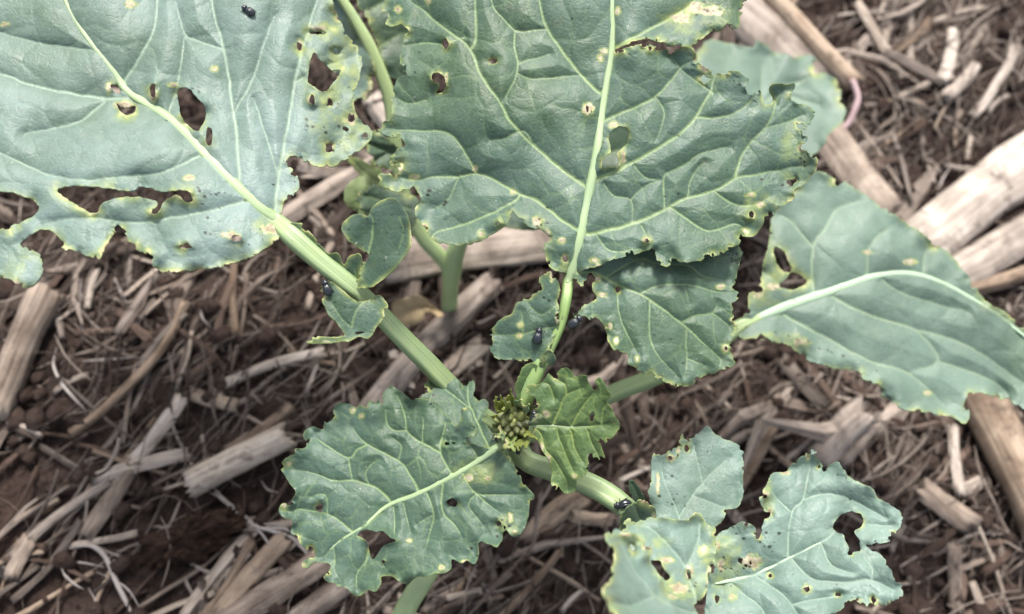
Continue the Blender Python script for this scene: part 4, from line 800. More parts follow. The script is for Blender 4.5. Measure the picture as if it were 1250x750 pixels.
LH6 = Leaf([(436, 250), (434, 242), (442, 232), (456, 225), (476, 231), (500, 238), (512, 246), (510, 262), (505, 276), (490, 275), (470, 268), (450, 262)], ((496, 250, 4.8), (440, 240, 5.4), (470, 266, 5.2)), (), [([(500, 256), (470, 246), (445, 240)], 1.4, .8)], [(438, 236, 3, 3)], speck_cluster(438, 238, 6, 12, 64), grid=1.8, seed=96, bites=8, cell=20, bulge=3, wave=3, tert=0.3)
LH6.build('leaf_lobe', M['leafH'], h1, F2)

# ------------------------------------------------------------------ flea beetles
t = NT('beetle_shell'); nb = t.noise(t.obj(), 9000, 2)
M['beetle'] = t.done(t.pbsdf(t.mix(nb, rgb(0.006, 0.008, 0.012), rgb(0.016, 0.022, 0.030)), 0.22, 0.6, t.bump(nb, 0.25, 0.00003), **{'Coat Weight': 0.4, 'Coat Roughness': 0.12}))
M['beetle_leg'] = NT('beetle_leg'); _t = M['beetle_leg']
M['beetle_leg'] = _t.done(_t.pbsdf(_t.mix(_t.noise(_t.obj(), 4000, 2), rgb(0.010, 0.009, 0.008), rgb(0.03, 0.022, 0.016)), 0.4, 0.4))
def dome(x0, x1, half, height, side=0, n=12, k=10, tip0=0.5, tip1=0.7, z0=0.25):
    """rounded body piece along x; side -1/1 gives one wing case"""
    s = np.linspace(0.01, 0.99, n); prof = np.where(s < 0.5, np.sin(np.pi * s) ** tip0, np.sin(np.pi * s) ** tip1)
    if side == 0: ang = np.arange(k) / k * 2 * math.pi; sec = np.stack([np.cos(ang), np.sin(ang)], 1)
    else:
        ang = np.linspace(-0.5, math.pi / 2, k - 2)
        sec = np.stack([np.cos(ang), np.sin(ang)], 1); sec = np.vstack([sec, [[0.02, 0.93], [0.02, -0.3]]]) * [side, 1]
        if side < 0: sec = sec[::-1]
    path = np.stack([x0 + (x1 - x0) * s, 0 * s, z0 + 0 * s], 1)
    return loft(path, half * prof, height * prof, sec, up=(0, 0, 1))
def limb(pts, r0, r1):
    c = catmull(pts, 4); r = np.linspace(r0, r1, len(c)); return loft(c, r, r, circle(6), up=(0.1, 0.2, 1))
BPARTS = [('wing_case', dome(-1.15, 0.5, 0.54, 0.50, 1, tip0=0.45, tip1=0.5), 'beetle'), ('wing_case', dome(-1.15, 0.5, 0.54, 0.50, -1, tip0=0.45, tip1=0.5), 'beetle'), ('abdomen', dome(-0.95, 0.4, 0.5, 0.22, z0=0.2), 'beetle'),
          ('thorax', dome(0.28, 0.84, 0.45, 0.38, z0=0.26, tip0=0.35, tip1=0.45), 'beetle'), ('head', dome(0.66, 1.0, 0.28, 0.22, z0=0.24, tip0=0.4, tip1=0.5), 'beetle')]
for sg in (1, -1):
    BPARTS.append(('antenna', limb([(0.92, 0.12 * sg, 0.36), (1.1, 0.28 * sg, 0.45), (1.32, 0.38 * sg, 0.38), (1.55, 0.5 * sg, 0.3)], 0.014, 0.018), 'beetle_leg'))
    BPARTS.append(('eye', dome(0.76, 0.92, 0.09, 0.09, z0=0.3), 'beetle_leg'))
    BPARTS[-1][1][0][:, 1] += 0.22 * sg
    for pts, r0, r1 in (([(0.5, 0.3 * sg, 0.15), (0.62, 0.5 * sg, 0.2), (0.72, 0.62 * sg, 0.02), (0.8, 0.68 * sg, 0.0)], 0.05, 0.02), ([(0.15, 0.35 * sg, 0.15), (0.16, 0.56 * sg, 0.2), (0.08, 0.68 * sg, 0.02), (0.04, 0.75 * sg, 0.0)], 0.05, 0.02),
                        ([(-0.2, 0.35 * sg, 0.15), (-0.45, 0.5 * sg, 0.2), (-0.7, 0.58 * sg, 0.08), (-0.9, 0.6 * sg, 0.01)], 0.12, 0.02)):
        BPARTS.append(('leg', limb(pts, r0, r1), 'beetle_leg'))
beetle_mesh = []
def make_beetle(pos, nrm, px_dir, L, label):
    """pos cm, body along the photo direction px_dir, lying against the surface normal nrm"""
    fwd = rays(625 + px_dir[0], 375 + px_dir[1]) - rays(625, 375)
    nrm = unit(nrm); fwd = unit(fwd - nrm * (fwd @ nrm)); lat = np.cross(nrm, fwd)
    root = empty('flea_beetle', pos, label, 'beetle', 'flea beetles on the plant')
    R = Matrix((fwd, lat, nrm)).transposed()
    root.rotation_euler = R.to_euler()
    root.scale = (L * 0.56,) * 3
    if not beetle_mesh:
        for nm, (V, F, st), m in BPARTS:
            o = mk(nm, V, F, M[m], root, np.zeros(3), {'st': st}); beetle_mesh.append(o)
    else:
        for src in beetle_mesh:
            c = src.copy(); COL.objects.link(c); c.parent = root
    return root
def beetle_on(leaf, x, y, d, L, label, lift=0.0):
    p = leaf.surf(np.array([x]), np.array([y]))[0]
    q = leaf.surf(np.array([x + 5.0, x, x - 5.0, x]), np.array([y, y + 5.0, y, y - 5.0]))
    n = unit(np.cross(q[0] - q[2], q[3] - q[1])); n = n if n[2] > 0 else -n
    make_beetle(p + n * lift, n, d, L, label)
beetle_on(LA, 303.0, 14.0, (-10, -6), 0.24, 'black flea beetle sitting alone on the large hole-riddled pale leaf')
beetle_on(LA2, 399.0, 351.0, (-3, -9), 0.26, 'shiny black flea beetle on the stalk flap, antennae over the thick green stalk')
beetle_on(LL, 657.0, 410.0, (2, -9), 0.27, 'shiny black flea beetle on the small flap above the flower buds')
beetle_on(LB2, 703.0, 393.0, (9, -7), 0.27, 'black flea beetle in the shade beside the bright green stalk', 0.0)
pg = P(759, 616, 7.42)
make_beetle(pg, (0.05, -0.1, 1), (-10, 2), 0.28, 'black flea beetle lying across the stalk of the lobed leaf')
beetle_on(LF, 652.0, 508.0, (1, -9), 0.22, 'small black flea beetle wedged between the buds and the young leaf')
pb = P(629, 549, 7.75)
make_beetle(pb, (0.2, -0.3, 1), (6, 5), 0.2, 'black flea beetle hiding under the flower buds')

# ------------------------------------------------------------------ straw and stubble on the soil
M['pale'] = straw_material('straw_pale', (0.13, 0.098, 0.078), (0.37, 0.30, 0.245), (0.68, 0.60, 0.51))
M['grey'] = straw_material('straw_grey', (0.06, 0.048, 0.041), (0.215, 0.177, 0.152), (0.48, 0.415, 0.365))
M['tan'] = straw_material('straw_tan', (0.12, 0.08, 0.055), (0.33, 0.25, 0.185), (0.60, 0.49, 0.38))
M['bark'] = straw_material('bark_brown', (0.035, 0.022, 0.017), (0.10, 0.067, 0.052), (0.22, 0.16, 0.13))
M['white'] = straw_material('straw_bleached', (0.19, 0.155, 0.13), (0.46, 0.395, 0.34), (0.74, 0.665, 0.59), rnd=0.4)
M['mix'] = straw_material('litter_mixed', (0.030, 0.021, 0.017), (0.115, 0.087, 0.072), (0.40, 0.335, 0.285), rnd=1.0, per='tint')
HX0, HY0, HG = -24.0, -16.0, 0.1
hx = HX0 + np.arange(480) * HG; hy = HY0 + np.arange(420) * HG
HM = soil_h(*np.meshgrid(hx, hy)); SOILM = HM.copy()
def hget(x, y):
    i = np.clip(((np.asarray(y) - HY0) / HG).astype(int), 0, 419); j = np.clip(((np.asarray(x) - HX0) / HG).astype(int), 0, 479)
    return HM[i, j]
def hput(x, y, z, w):
    r = max(int(w / HG), 0)
    i = np.clip(((y - HY0) / HG).astype(int), r, 419 - r); j = np.clip(((x - HX0) / HG).astype(int), r, 479 - r)
    for a in range(-r, r + 1):
        for b in range(-r, r + 1):
            HM[i + a, j + b] = np.maximum(HM[i + a, j + b], z)
SEC = {'flat': np.array([(-1, -0.55), (-0.5, -0.15), (0, 0.0), (0.5, -0.15), (1, -0.55), (0.98, 0.1), (0.55, 0.75), (0, 1.0), (-0.55, 0.75), (-0.98, 0.1)]),
       'tube': circle(12), 'thin': circle(6)}
def straw_mesh(L, W, T, kind, seed, bend=0.1, n=12, jag=0.3, hollow=0.0):
    r = np.random.default_rng(seed)
    s = np.linspace(-0.5, 0.5, n)
    y = bend * L * (4 * s * s - 0.5) * (r.random() - 0.5) * 2 + 0.06 * bend * L * np.sin(s * 9 + r.random() * 6)
    z = bend * 0.35 * L * (4 * s * s - 0.4) * (r.random() - 0.3)
    path = np.stack([s * L, y, z], 1)
    wv = 1 + (0.07 if W > 0.3 else 0.16) * np.array([vnoise(np.array([q * 5.0 + seed]), np.array([seed * 1.7]), 3)[0] for q in s])
    sec = SEC[kind]
    if W > 0.14:
        k = 26; tt = np.arange(k) / k * len(sec); i0 = tt.astype(int); fr = (tt - i0)[:, None]
        sec = sec[i0] * (1 - fr) + sec[(i0 + 1) % len(sec)] * fr
        sec = sec * (1 + 0.075 * r.normal(0, 1, (k, 1)))
    V, F, st = loft(path, W / 2 * wv, T / 2 * (0.9 + 0.2 * wv), sec, jag=jag * W * (1.6 if W < 0.45 else 1.0), rng=r, hollow=hollow)
    return V, F, st
def settle(x, y, yaw, L, T, sink=0.35):
    s = np.linspace(-0.45, 0.45, 9); X = x + np.cos(yaw) * s * L; Y = y + np.sin(yaw) * s * L
    h = hget(X, Y); b, a = np.polyfit(s * L, h, 1); b = np.clip(b, -0.35, 0.35)
    res = np.sort(h - (a + b * s * L))
    z = a + res[-2] * (1 - sink)
    hput(X, Y, z + b * s * L + T * 0.45, 0.1)
    return z + T * 0.45, math.atan(b)

# --- uncounted fine litter: thousands of short bits in one object
def litter_mass(name, N, bounds, Lr, Wr, lift, seed, n=5, curl=0.25, tint=(0.0, 1.0), mat=None):
    r = np.random.default_rng(seed); k = 4
    x = bounds[0] + r.random(N) * (bounds[1] - bounds[0]); y = bounds[2] + r.random(N) * (bounds[3] - bounds[2])
    bare = np.clip(1.25 - 0.9 * (vnoise(x / 3.2, y / 3.2, 77) > 0.35) - 1.1 * np.exp(-((x + 12.5) ** 2 + (y + 2.5) ** 2) / 7) - 0.6 * np.exp(-((x + 9.0) ** 2 + (y + 3.5) ** 2) / 6), 0.06, 1)
    keep = r.random(N) < bare; x = x[keep]; y = y[keep]; N = len(x)
    yaw = np.where(r.random(N) < 0.5, r.normal(0.85, 0.4, N), r.random(N) * 6.283)
    L = Lr[0] + (Lr[1] - Lr[0]) * r.random(N) ** 2; W = Wr[0] + (Wr[1] - Wr[0]) * r.random(N) ** 2
    s = np.linspace(-0.5, 0.5, n)
    kx = s[None] * L[:, None]; ky = (curl * L * r.normal(0, 1, N))[:, None] * (4 * s * s - 0.5)[None] * 0.5
    px = x[:, None] + kx * np.cos(yaw)[:, None] - ky * np.sin(yaw)[:, None]; py = y[:, None] + kx * np.sin(yaw)[:, None] + ky * np.cos(yaw)[:, None]
    h = soil_h(px, py); lo = h.mean(1, keepdims=True)
    pz = 0.45 * h + 0.55 * lo + (r.random(N) ** 1.5 * lift)[:, None] + (r.normal(0, 0.09, N))[:, None] * kx
    roll = r.random(N) * 1.2 - 0.6
    sx = -np.sin(yaw); sy = np.cos(yaw)
    a = np.array([(-1, 0), (0, 0.55), (1, 0), (0, -0.55)])
    tp = np.array([0.35] + [1.0] * (n - 2) + [0.35])
    V = np.empty((N, n, k, 3))
    for q in range(k):
        u = a[q, 0] * np.cos(roll) - a[q, 1] * np.sin(roll); w = a[q, 0] * np.sin(roll) * 0.5 + a[q, 1] * np.cos(roll)
        V[:, :, q, 0] = px + (u * W * 0.5 * sx)[:, None] * tp; V[:, :, q, 1] = py + (u * W * 0.5 * sy)[:, None] * tp; V[:, :, q, 2] = pz + (w * W * 0.5)[:, None] * tp
    fb = []
    for i in range(n - 1):
        for q in range(k): fb.append((i * k + q, i * k + (q + 1) % k, (i + 1) * k + (q + 1) % k, (i + 1) * k + q))
    fb.append((3, 2, 1, 0)); fb.append(tuple((n - 1) * k + q for q in range(4)))
    Fa = (np.array(fb)[None] + (np.arange(N) * n * k)[:, None, None]).reshape(-1, 4)
    tn = np.clip(tint[0] + (tint[1] - tint[0]) * r.random(N) + 0.25 * smooth(3, 12, x + y * 0.6), 0, 1)  # tint lifted towards the upper right, painting in the brighter light there
    st = np.zeros((N, n, k, 3)); st[..., 0] = (kx + 50 * tn[:, None])[:, :, None]; st[..., 1] = np.array([0.1, 0.3, 0.55, 0.8]) + tn[:, None, None] * 7
    o = mk(name, V.reshape(-1, 3), Fa, mat or M['mix'], None, None, {'st': st.reshape(-1, 3), 'tint': np.repeat(tn, n * k)}, False, 'stuff')
    return o
tag(litter_mass('straw_litter', 13000, (-19, 19, -13, 19), (0.4, 3.0), (0.014, 0.09), 0.5, 3, tint=(0, 0.95)), 'mat of fine broken straw and chaff covering the soil', 'straw litter')
tag(litter_mass('chaff', 4500, (-19, 19, -13, 19), (0.15, 0.7), (0.03, 0.2), 0.45, 4, n=3, tint=(0.0, 0.6)), 'dark short chaff bits scattered over the soil', 'chaff')
tag(litter_mass('outer_litter', 5000, (-55, 55, -45, 60), (2.0, 7.0), (0.12, 0.6), 0.4, 5), 'loose broken straw strewn over the field around', 'straw litter')
tag(litter_mass('root_fibres', 1900, (-19, 19, -13, 19), (1.5, 4.5), (0.012, 0.045), 0.75, 6, n=9, curl=0.7, tint=(0.4, 1.0)), 'tangle of hair-thin pale root fibres on the straw', 'fibres')
HM += 0.2
# crumbs of soil
def crumbs(N, seed):
    r = np.random.default_rng(seed); base = np.array([(1, 0, 0), (-1, 0, 0), (0, 1, 0), (0, -1, 0), (0, 0, 1), (0, 0, -1)], float)
    ed = []; fo = [(0, 2, 4), (2, 1, 4), (1, 3, 4), (3, 0, 4), (2, 0, 5), (1, 2, 5), (3, 1, 5), (0, 3, 5)]
    pts = list(base); mid = {}; fs = []
    def m(a, b):
        kx = (min(a, b), max(a, b))
        if kx not in mid: mid[kx] = len(pts); pts.append(unit(pts[a] + pts[b]))
        return mid[kx]
    for a, b, c_ in fo:
        ab, bc_, ca_ = m(a, b), m(b, c_), m(c_, a); fs += [(a, ab, ca_), (ab, b, bc_), (ca_, bc_, c_), (ab, bc_, ca_)]
    pts = np.array(pts); nv = len(pts)
    sz = 0.05 + 0.28 * r.random(N) ** 4
    x = -17 + 34 * r.random(N); y = -12 + 28 * r.random(N)
    V = pts[None] * (0.7 + 0.6 * r.random((N, nv, 1))) * sz[:, None, None] * np.array([1, 1, 0.75])
    V += np.stack([x, y, soil_h(x, y) + sz * 0.4 + 0.25 * r.random(N)], 1)[:, None]
    return V.reshape(-1, 3), (np.array(fs)[None] + (np.arange(N) * nv)[:, None, None]).reshape(-1, 3)
V, F = crumbs(3500, 8)
tag(mk('soil_crumbs', V, F, M['soil'], None, None, None, True, 'stuff'), 'dark brown crumbs of soil among the straw', 'soil')

# --- loose pieces that only their place tells apart
KINDS = [  # name, count, length px, width px, section, thickness, materials, label, category, group, hollow, bend, jag
 ('dull_straw', 104, (40, 150), (2.5, 6), 'tube', 0.8, ['grey', 'bark', 'grey', 'pale'], 'round straw piece half buried in the litter', 'straw', 'round straws in the litter', 0.6, 0.10, 0.4),
 ('flat_straw', 96, (35, 120), (3, 9), 'flat', 0.35, ['grey', 'pale', 'grey', 'tan', 'grey'], 'flat split straw piece half buried in the litter', 'straw', 'flat split straws in the litter', 0, 0.08, 0.6),
 ('chip', 34, (16, 40), (6, 13), 'flat', 0.5, ['grey', 'bark', 'pale', 'bark'], 'stubby wood chip half buried in the litter', 'chip', 'stubby chips in the litter', 0, 0.05, 0.8),
 ('bleached_strip', 30, (28, 85), (2.5, 7), 'flat', 0.35, ['white'], 'bleached narrow straw strip loose on the litter', 'straw', 'bleached narrow strips on the litter', 0, 0.1, 0.7),
 ('bark_sliver', 40, (40, 110), (5, 12), 'flat', 0.45, ['bark'], 'dark brown bark sliver lying in the litter', 'bark', 'bark slivers in the litter', 0, 0.1, 0.8)]
def seen(x, y):
    for o in OUTLINES:
        lo, hi = o.min(0), o.max(0)
        if lo[0] - 4 < x < hi[0] + 4 and lo[1] - 4 < y < hi[1] + 4 and inside(np.array([x]), np.array([y]), o)[0]: return False
    return True
MARKS = [((15, 430), 'thick weathered stubble stalk'), ((160, 440), 'long bent tan straw'), ((290, 560), 'jointed hollow stalk'), ((160, 565), 'cream splintered chip'), ((300, 720), 'straw bundle'), ((232, 655), 'rust-brown clump'),
         ((60, 660), 'mud-stained grey straw'), ((110, 720), 'curled white fibres'), ((330, 440), 'flat whitish strip'), ((200, 340), 'large hole-riddled leaf'), ((400, 250), 'heart-shaped stalk flap'), ((540, 390), 'forked stem'), ((600, 310), 'slab under the broad leaf'),
         ((1235, 560), 'smooth thick brown stalk'), ((1210, 280), 'two bleached slabs'), ((1000, 40), 'straight pinkish stick'), ((1200, 90), 'lilac-white strips'), ((1110, 40), 'orange-tan splinter'), ((1080, 170), 'kinked pinkish stem'), ((1030, 535), 'fibrous brown chip'), ((940, 550), 'slim leaning tan straw'),
         ((1150, 620), 'rounded pinkish chip'), ((1180, 715), 'upright pale strip'), ((1110, 740), 'keyhole-bitten leaf'), ((680, 630), 'young yellow-veined leaf'), ((640, 710), 'frilled leaf'), ((800, 500), 'drooping lower lobe'), ((580, 440), 'flower buds'), ((1130, 130), 'cream-white straw')]
def mark(x, y): return MARKS[int(np.argmin([math.hypot(x - a, y - b) for (a, b), _ in MARKS]))][1]
rk = np.random.default_rng(44)
jobs = []
for K in KINDS:
    vars_ = {}
    for q in range(K[1]):
        while True:
            x, y = rk.random() * 1290 - 20, rk.random() * 780 - 15
            if seen(x, y): break
        jobs.append((K, x, y, rk.random()))
rk.shuffle(jobs)
VAR = {}
for K, x, y, u in jobs:
    nm, cnt, Lr, Wr, kd, th, mats, lab, cat, grp, hol, bend, jag = K
    v = int(u * 9); key = (nm, v); c = G(x, y, 0.4); k = depth(c) / FPX
    mt = mats[v % len(mats)]
    if key not in VAR:
        r = np.random.default_rng(900 + v * 13 + len(VAR)); Lm = (Lr[0] + (Lr[1] - Lr[0]) * ((v + 0.5) / 9) ** 1.3) * 0.021; Wm = (Wr[0] + (Wr[1] - Wr[0]) * r.random()) * 0.021
        Vv, Fv, sv = straw_mesh(Lm, Wm, Wm * th, kd, 300 + len(VAR), bend, 10, jag, hol if Wm > 0.18 else 0)
        o = mk(nm, Vv, Fv, M[mt], None, np.zeros(3), {'st': sv}); VAR[key] = (o, Lm, Wm * th)
    else:
        s0 = VAR[key][0]; o = s0.copy(); o.name = nm; COL.objects.link(o)
    Lm, T = VAR[key][1:]
    yaw = rk.normal(0.8, 0.5) if rk.random() < 0.55 else rk.random() * math.pi
    z, pit = settle(c[0], c[1], yaw, Lm, T, 0.45)
    o.location = np.array([c[0], c[1], z]) * S
    o.rotation_euler = (Matrix.Rotation(yaw, 3, 'Z') @ Matrix.Rotation(-pit, 3, 'Y') @ Matrix.Rotation(rk.normal(0, 0.35), 3, 'X')).to_euler()
    adj = {'grey': 'grey-brown', 'pale': 'pale', 'tan': 'tan', 'bark': 'dark brown', 'white': ''}[mt]
    own = nm in ('bark_sliver', 'bleached_strip')
    short = lab.replace(' half buried in the litter', '').replace(' lying in the litter', '').replace(' loose on the litter', '')
    tag(o, (short if own else adj + ' ' + short) + ' lying near the ' + mark(x, y), cat, grp if own else adj + ' ' + grp)
# --- single pieces picked out by eye
def px_straw(name, a, b, w, kind, mat, label, cat='straw', thick=None, hollow=0.0, bend=0.06, jag=0.35, z=0.7, n=14, seed=None):
    A, B = G(a[0], a[1], z), G(b[0], b[1], z); c = (A + B) / 2; L = np.linalg.norm(B - A); yaw = math.atan2(B[1] - A[1], B[0] - A[0])
    W = w * depth(c) / FPX; T = W * (thick if thick else (0.9 if kind != 'flat' else 0.35))
    sd_ = seed if seed is not None else int(a[0] * 3 + a[1] * 7 + 5000) % 9973
    zz, pit = settle(c[0], c[1], yaw, L, T)
    V, F, st = straw_mesh(L, W, T, kind, sd_, bend, n, jag, hollow)
    o = mk(name, V, F, mat, None, np.zeros(3), {'st': st})
    o.location = np.array([c[0], c[1], zz]) * S
    o.rotation_euler = (Matrix.Rotation(yaw, 3, 'Z') @ Matrix.Rotation(-pit, 3, 'Y')).to_euler()
    return tag(o, label, cat)
PC = [
 ('stubble_stalk', (50, 360), (-18, 500), 40, 'tube', 'pale', 'thick weathered stubble stalk with a frayed end on bare soil', dict(hollow=0.6, cat='stalk', bend=0.02)),
 ('bent_straw', (226, 374), (80, 528), 11, 'flat', 'tan', 'long bent tan straw crossing dark soil near the thick stubble stalk', dict(thick=0.6, bend=0.12)),
 ('wood_slab', (478, 314), (684, 292), 50, 'flat', 'white', 'broad bleached slab under the chewed edge of the broad leaf', dict(cat='wood slab', bend=0.02)),
 ('stalk_piece', (596, 340), (440, 506), 32, 'flat', 'grey', 'long split brown stalk running under the thick green leaf stalk', dict(thick=0.5)),
 ('wood_chip', (530, 470), (574, 424), 25, 'flat', 'pale', 'pale notched chip beside the thick green leaf stalk', dict(cat='chip', jag=1.0)),
 ('straw_strip', (476, 428), (512, 486), 9, 'flat', 'white', 'narrow bleached strip passing under the thick green leaf stalk', {}),
 ('straw_strip', (388, 426), (262, 464), 12, 'flat', 'white', 'flat whitish strip with its end below the curled stalk flap', {}),
 ('straw_strip', (210, 488), (150, 560), 20, 'flat', 'white', 'pale lilac-grey strip ending at the cream chip', {}),
 ('straw_strip', (146, 568), (92, 648), 22, 'flat', 'pale', 'flat pale strip with a square cut end below the cream chip', {}),
 ('wood_chip', (118, 577), (206, 553), 17, 'flat', 'white', 'cream splintered chip lying across two pale strips', dict(cat='chip', jag=0.9)),
 ('stalk_piece', (232, 588), (346, 534), 33, 'tube', 'pale', 'short grey hollow stalk with a joint in its middle', dict(hollow=0.65, cat='stalk', bend=0.03)),
 ('straw_strip', (276, 548), (350, 498), 14, 'flat', 'tan', 'split tan strip resting against the jointed hollow stalk', {}),
 ('dirty_straw', (116, 586), (2, 676), 11, 'flat', 'grey', 'mud-stained grey straw running off from the square-cut pale strip', dict(thick=0.6)),
 ('stalk_piece', (250, 770), (394, 684), 34, 'flat', 'pale', 'wide split stalk, widest of the bundle near the frilled leaf', dict(thick=0.5)),
 ('stalk_piece', (330, 775), (420, 712), 26, 'flat', 'grey', 'grey split stalk lying beside the widest stalk of the bundle', dict(thick=0.5)),
 ('straw_strip', (215, 752), (290, 656), 13, 'flat', 'pale', 'thin pale strip on the outer side of the straw bundle', {}),
 ('straw_strip', (238, 756), (300, 664), 12, 'flat', 'tan', 'thin tan strip inside the straw bundle', {}),
 ('straw_strip', (262, 748), (338, 660), 26, 'flat', 'tan', 'smooth tan strip inside the straw bundle, broader than its neighbours', {}),
 ('straw_strip', (334, 640), (332, 676), 7, 'flat', 'tan', 'short upright sliver across the pale root fibres', {}),
 ('straw_strip', (300, 646), (375, 632), 10, 'flat', 'pale', 'frayed pale strip pointing at the frilled leaf edge', dict(jag=1.2)),
 ('straw_strip', (60, 668), (150, 652), 8, 'flat', 'pale', 'slim pale strip lying over curled fibres', {}),
 ('dirty_straw', (0, 736), (84, 640), 10, 'flat', 'grey', 'grey straw with a tapering end above curled white fibres', {}),
 ('straw_strip', (2, 700), (22, 664), 20, 'flat', 'pale', 'short broad pale strip by the tapering grey straw', {}),
 ('straw_strip', (104, 314), (98, 372), 9, 'flat', 'white', 'straight whitish strip with a cut end under the chewed leaf edge', {}),
 ('straw_strip', (279, 318), (283, 404), 9, 'flat', 'tan', 'straight orange-tan straw sticking out below the large pale leaf', {}),
 ('wood_chip', (226, 478), (278, 492), 14, 'flat', 'tan', 'small square-ended tan chip in dark soil', dict(cat='chip')),
 ('straw_strip', (180, 330), (134, 400), 9, 'flat', 'grey', 'slender grey strip above the long bent tan straw', {}),
 ('straw_strip', (218, 380), (160, 440), 9, 'flat', 'grey', 'dull strip lying parallel to the long bent tan straw', {}),
 ('stalk_piece', (1196, 470), (1282, 660), 52, 'tube', 'tan', 'smooth thick brown stalk reaching under the low grey-green leaf', dict(hollow=0.5, cat='stalk', bend=0.02)),
 ('wood_slab', (1128, 296), (1290, 172), 66, 'flat', 'white', 'broad bleached slab of split wood, the wider of two', dict(cat='wood slab', bend=0.02)),
 ('wood_slab', (1168, 336), (1300, 256), 46, 'flat', 'white', 'narrower bleached slab lying against the wide one', dict(cat='wood slab', bend=0.02)),
 ('stalk_piece', (1180, 352), (1280, 324), 18, 'tube', 'tan', 'yellow-tan straw behind the tip of the low grey-green leaf', dict(cat='straw')),
 ('stick', (924, -30), (1040, 98), 27, 'tube', 'tan', 'straight pinkish-brown stick pointing at the low pale leaf', dict(cat='stick', bend=0.02)),
 ('wood_slab', (880, -20), (1000, 84), 60, 'flat', 'white', 'white-bleached slab beneath the straight pinkish stick', dict(cat='wood slab', bend=0.02)),
 ('wood_slab', (1010, 160), (1084, 250), 44, 'flat', 'pale', 'pinkish flat slab between two low leaves', dict(cat='wood slab', bend=0.03)),
 ('straw_strip', (1172, 32), (1152, 98), 15, 'flat', 'white', 'short cream-white straw standing out from brown litter', {}),
 ('straw_strip', (1194, 80), (1156, 118), 15, 'flat', 'white', 'short lilac-white strip next to the cream-white straw', {}),
 ('straw_strip', (1246, 56), (1196, 136), 12, 'flat', 'white', 'long lilac-white strip beyond the cream-white straw', dict(bend=0.15)),
 ('straw_strip', (1100, 52), (1146, 16), 13, 'flat', 'tan', 'orange-tan splinter in brown litter', {}),
 ('dirty_straw', (1040, -20), (1092, 64), 14, 'flat', 'pale', 'beige strip arching towards the orange-tan splinter', {}),
 ('dirty_straw', (1088, 62), (1150, 98), 14, 'flat', 'grey', 'dull strip continuing from the arching beige strip', {}),
 ('straw_strip', (956, 518), (912, 594), 12, 'tube', 'tan', 'slim tan straw leaning between the small lobe and the keyhole leaf', {}),
 ('straw_strip', (952, 542), (978, 568), 9, 'tube', 'tan', 'stubby tan straw beside the slim leaning one', {}),
 ('straw_strip', (684, 676), (606, 762), 9, 'tube', 'tan', 'slim tan straw on dark soil right of the frilled leaf', {}),
 ('straw_strip', (630, 652), (590, 704), 7, 'tube', 'grey', 'thin dull straw poking out from under the frilled leaf', {}),
 ('straw_strip', (545, 732), (585, 722), 7, 'flat', 'pale', 'tiny pale splinter near the lowest green stalk', {}),
 ('straw_strip', (540, 744), (612, 730), 6, 'flat', 'tan', 'fine tan splinter under the tiny pale one', {}),
 ('straw_strip', (1172, 672), (1182, 746), 17, 'flat', 'pale', 'upright pale flat strip on brown litter', {}),
 ('straw_strip', (1200, 715), (1224, 770), 10, 'flat', 'pale', 'slim pale sliver beside the upright flat strip', {}),
 ('wood_chip', (1140, 602), (1184, 636), 28, 'flat', 'pale', 'rounded pinkish chip in dark litter', dict(cat='chip', jag=0.6)),
 ('wood_chip', (1012, 556), (1048, 508), 34, 'flat', 'grey', 'fibrous brown chip with ragged ends', dict(cat='chip', jag=0.8, thick=0.5)),
 ('wood_chip', (1040, 560), (1072, 516), 18, 'flat', 'grey', 'narrow brown chip lying against the fibrous one', dict(cat='chip', jag=0.6)),
 ('straw_strip', (966, 436), (1010, 490), 18, 'flat', 'grey', 'grey strip in the shade under the low grey-green leaf', {}),
 ('wood_chip', (648, 650), (700, 610), 26, 'flat', 'tan', 'weathered beige chip under the young yellow-veined leaf', dict(cat='chip', jag=0.8)),
 ('wood_chip', (706, 630), (742, 634), 15, 'flat', 'tan', 'small orange-beige chip below the lobed leaf stalk', dict(cat='chip', jag=0.6)),
 ('straw_strip', (366, 192), (448, 206), 18, 'flat', 'white', 'pale flat piece glimpsed below the large pale leaf edge', {}),
 ('straw_strip', (352, 216), (404, 282), 7, 'flat', 'pale', 'thin pale sliver between the large pale leaf and its stalk flap', {}),
 ('straw_strip', (452, 112), (484, 152), 22, 'flat', 'white', 'bleached bit of straw seen between two big leaves', {}),
 ('straw_strip', (1176, 598), (1208, 588), 16, 'flat', 'white', 'small whitish splinter touching the thick brown stalk', {}),
 ('straw_strip', (1176, 520), (1178, 600), 14, 'flat', 'white', 'narrow lilac-white strip alongside the thick brown stalk', {}),
]
for nm, a, b, w, kd, mt, lab, kw in PC:
    px_straw(nm, a, b, w, kd, M[mt], lab, **kw)
# pink stem bending down from the stick
c = catmull([G(1040, 98, 0.9), G(1047, 118, 0.8), G(1044, 132, 0.7), G(1036, 150, 0.5), G(1020, 166, 0.3)], 5)
V, F, st = loft(c, 0.1, 0.1, circle(8))
t = NT('pink_skin'); M['pink'] = t.done(t.pbsdf(t.mix(t.noise(t.obj(), 300, 3), rgb(0.40, 0.27, 0.27), rgb(0.55, 0.42, 0.42)), 0.6, 0.3))
tag(mk('pink_stem', V, F, M['pink'], None, None, {'st': st}), 'kinked pinkish stem at the end of the straight stick', 'stem')
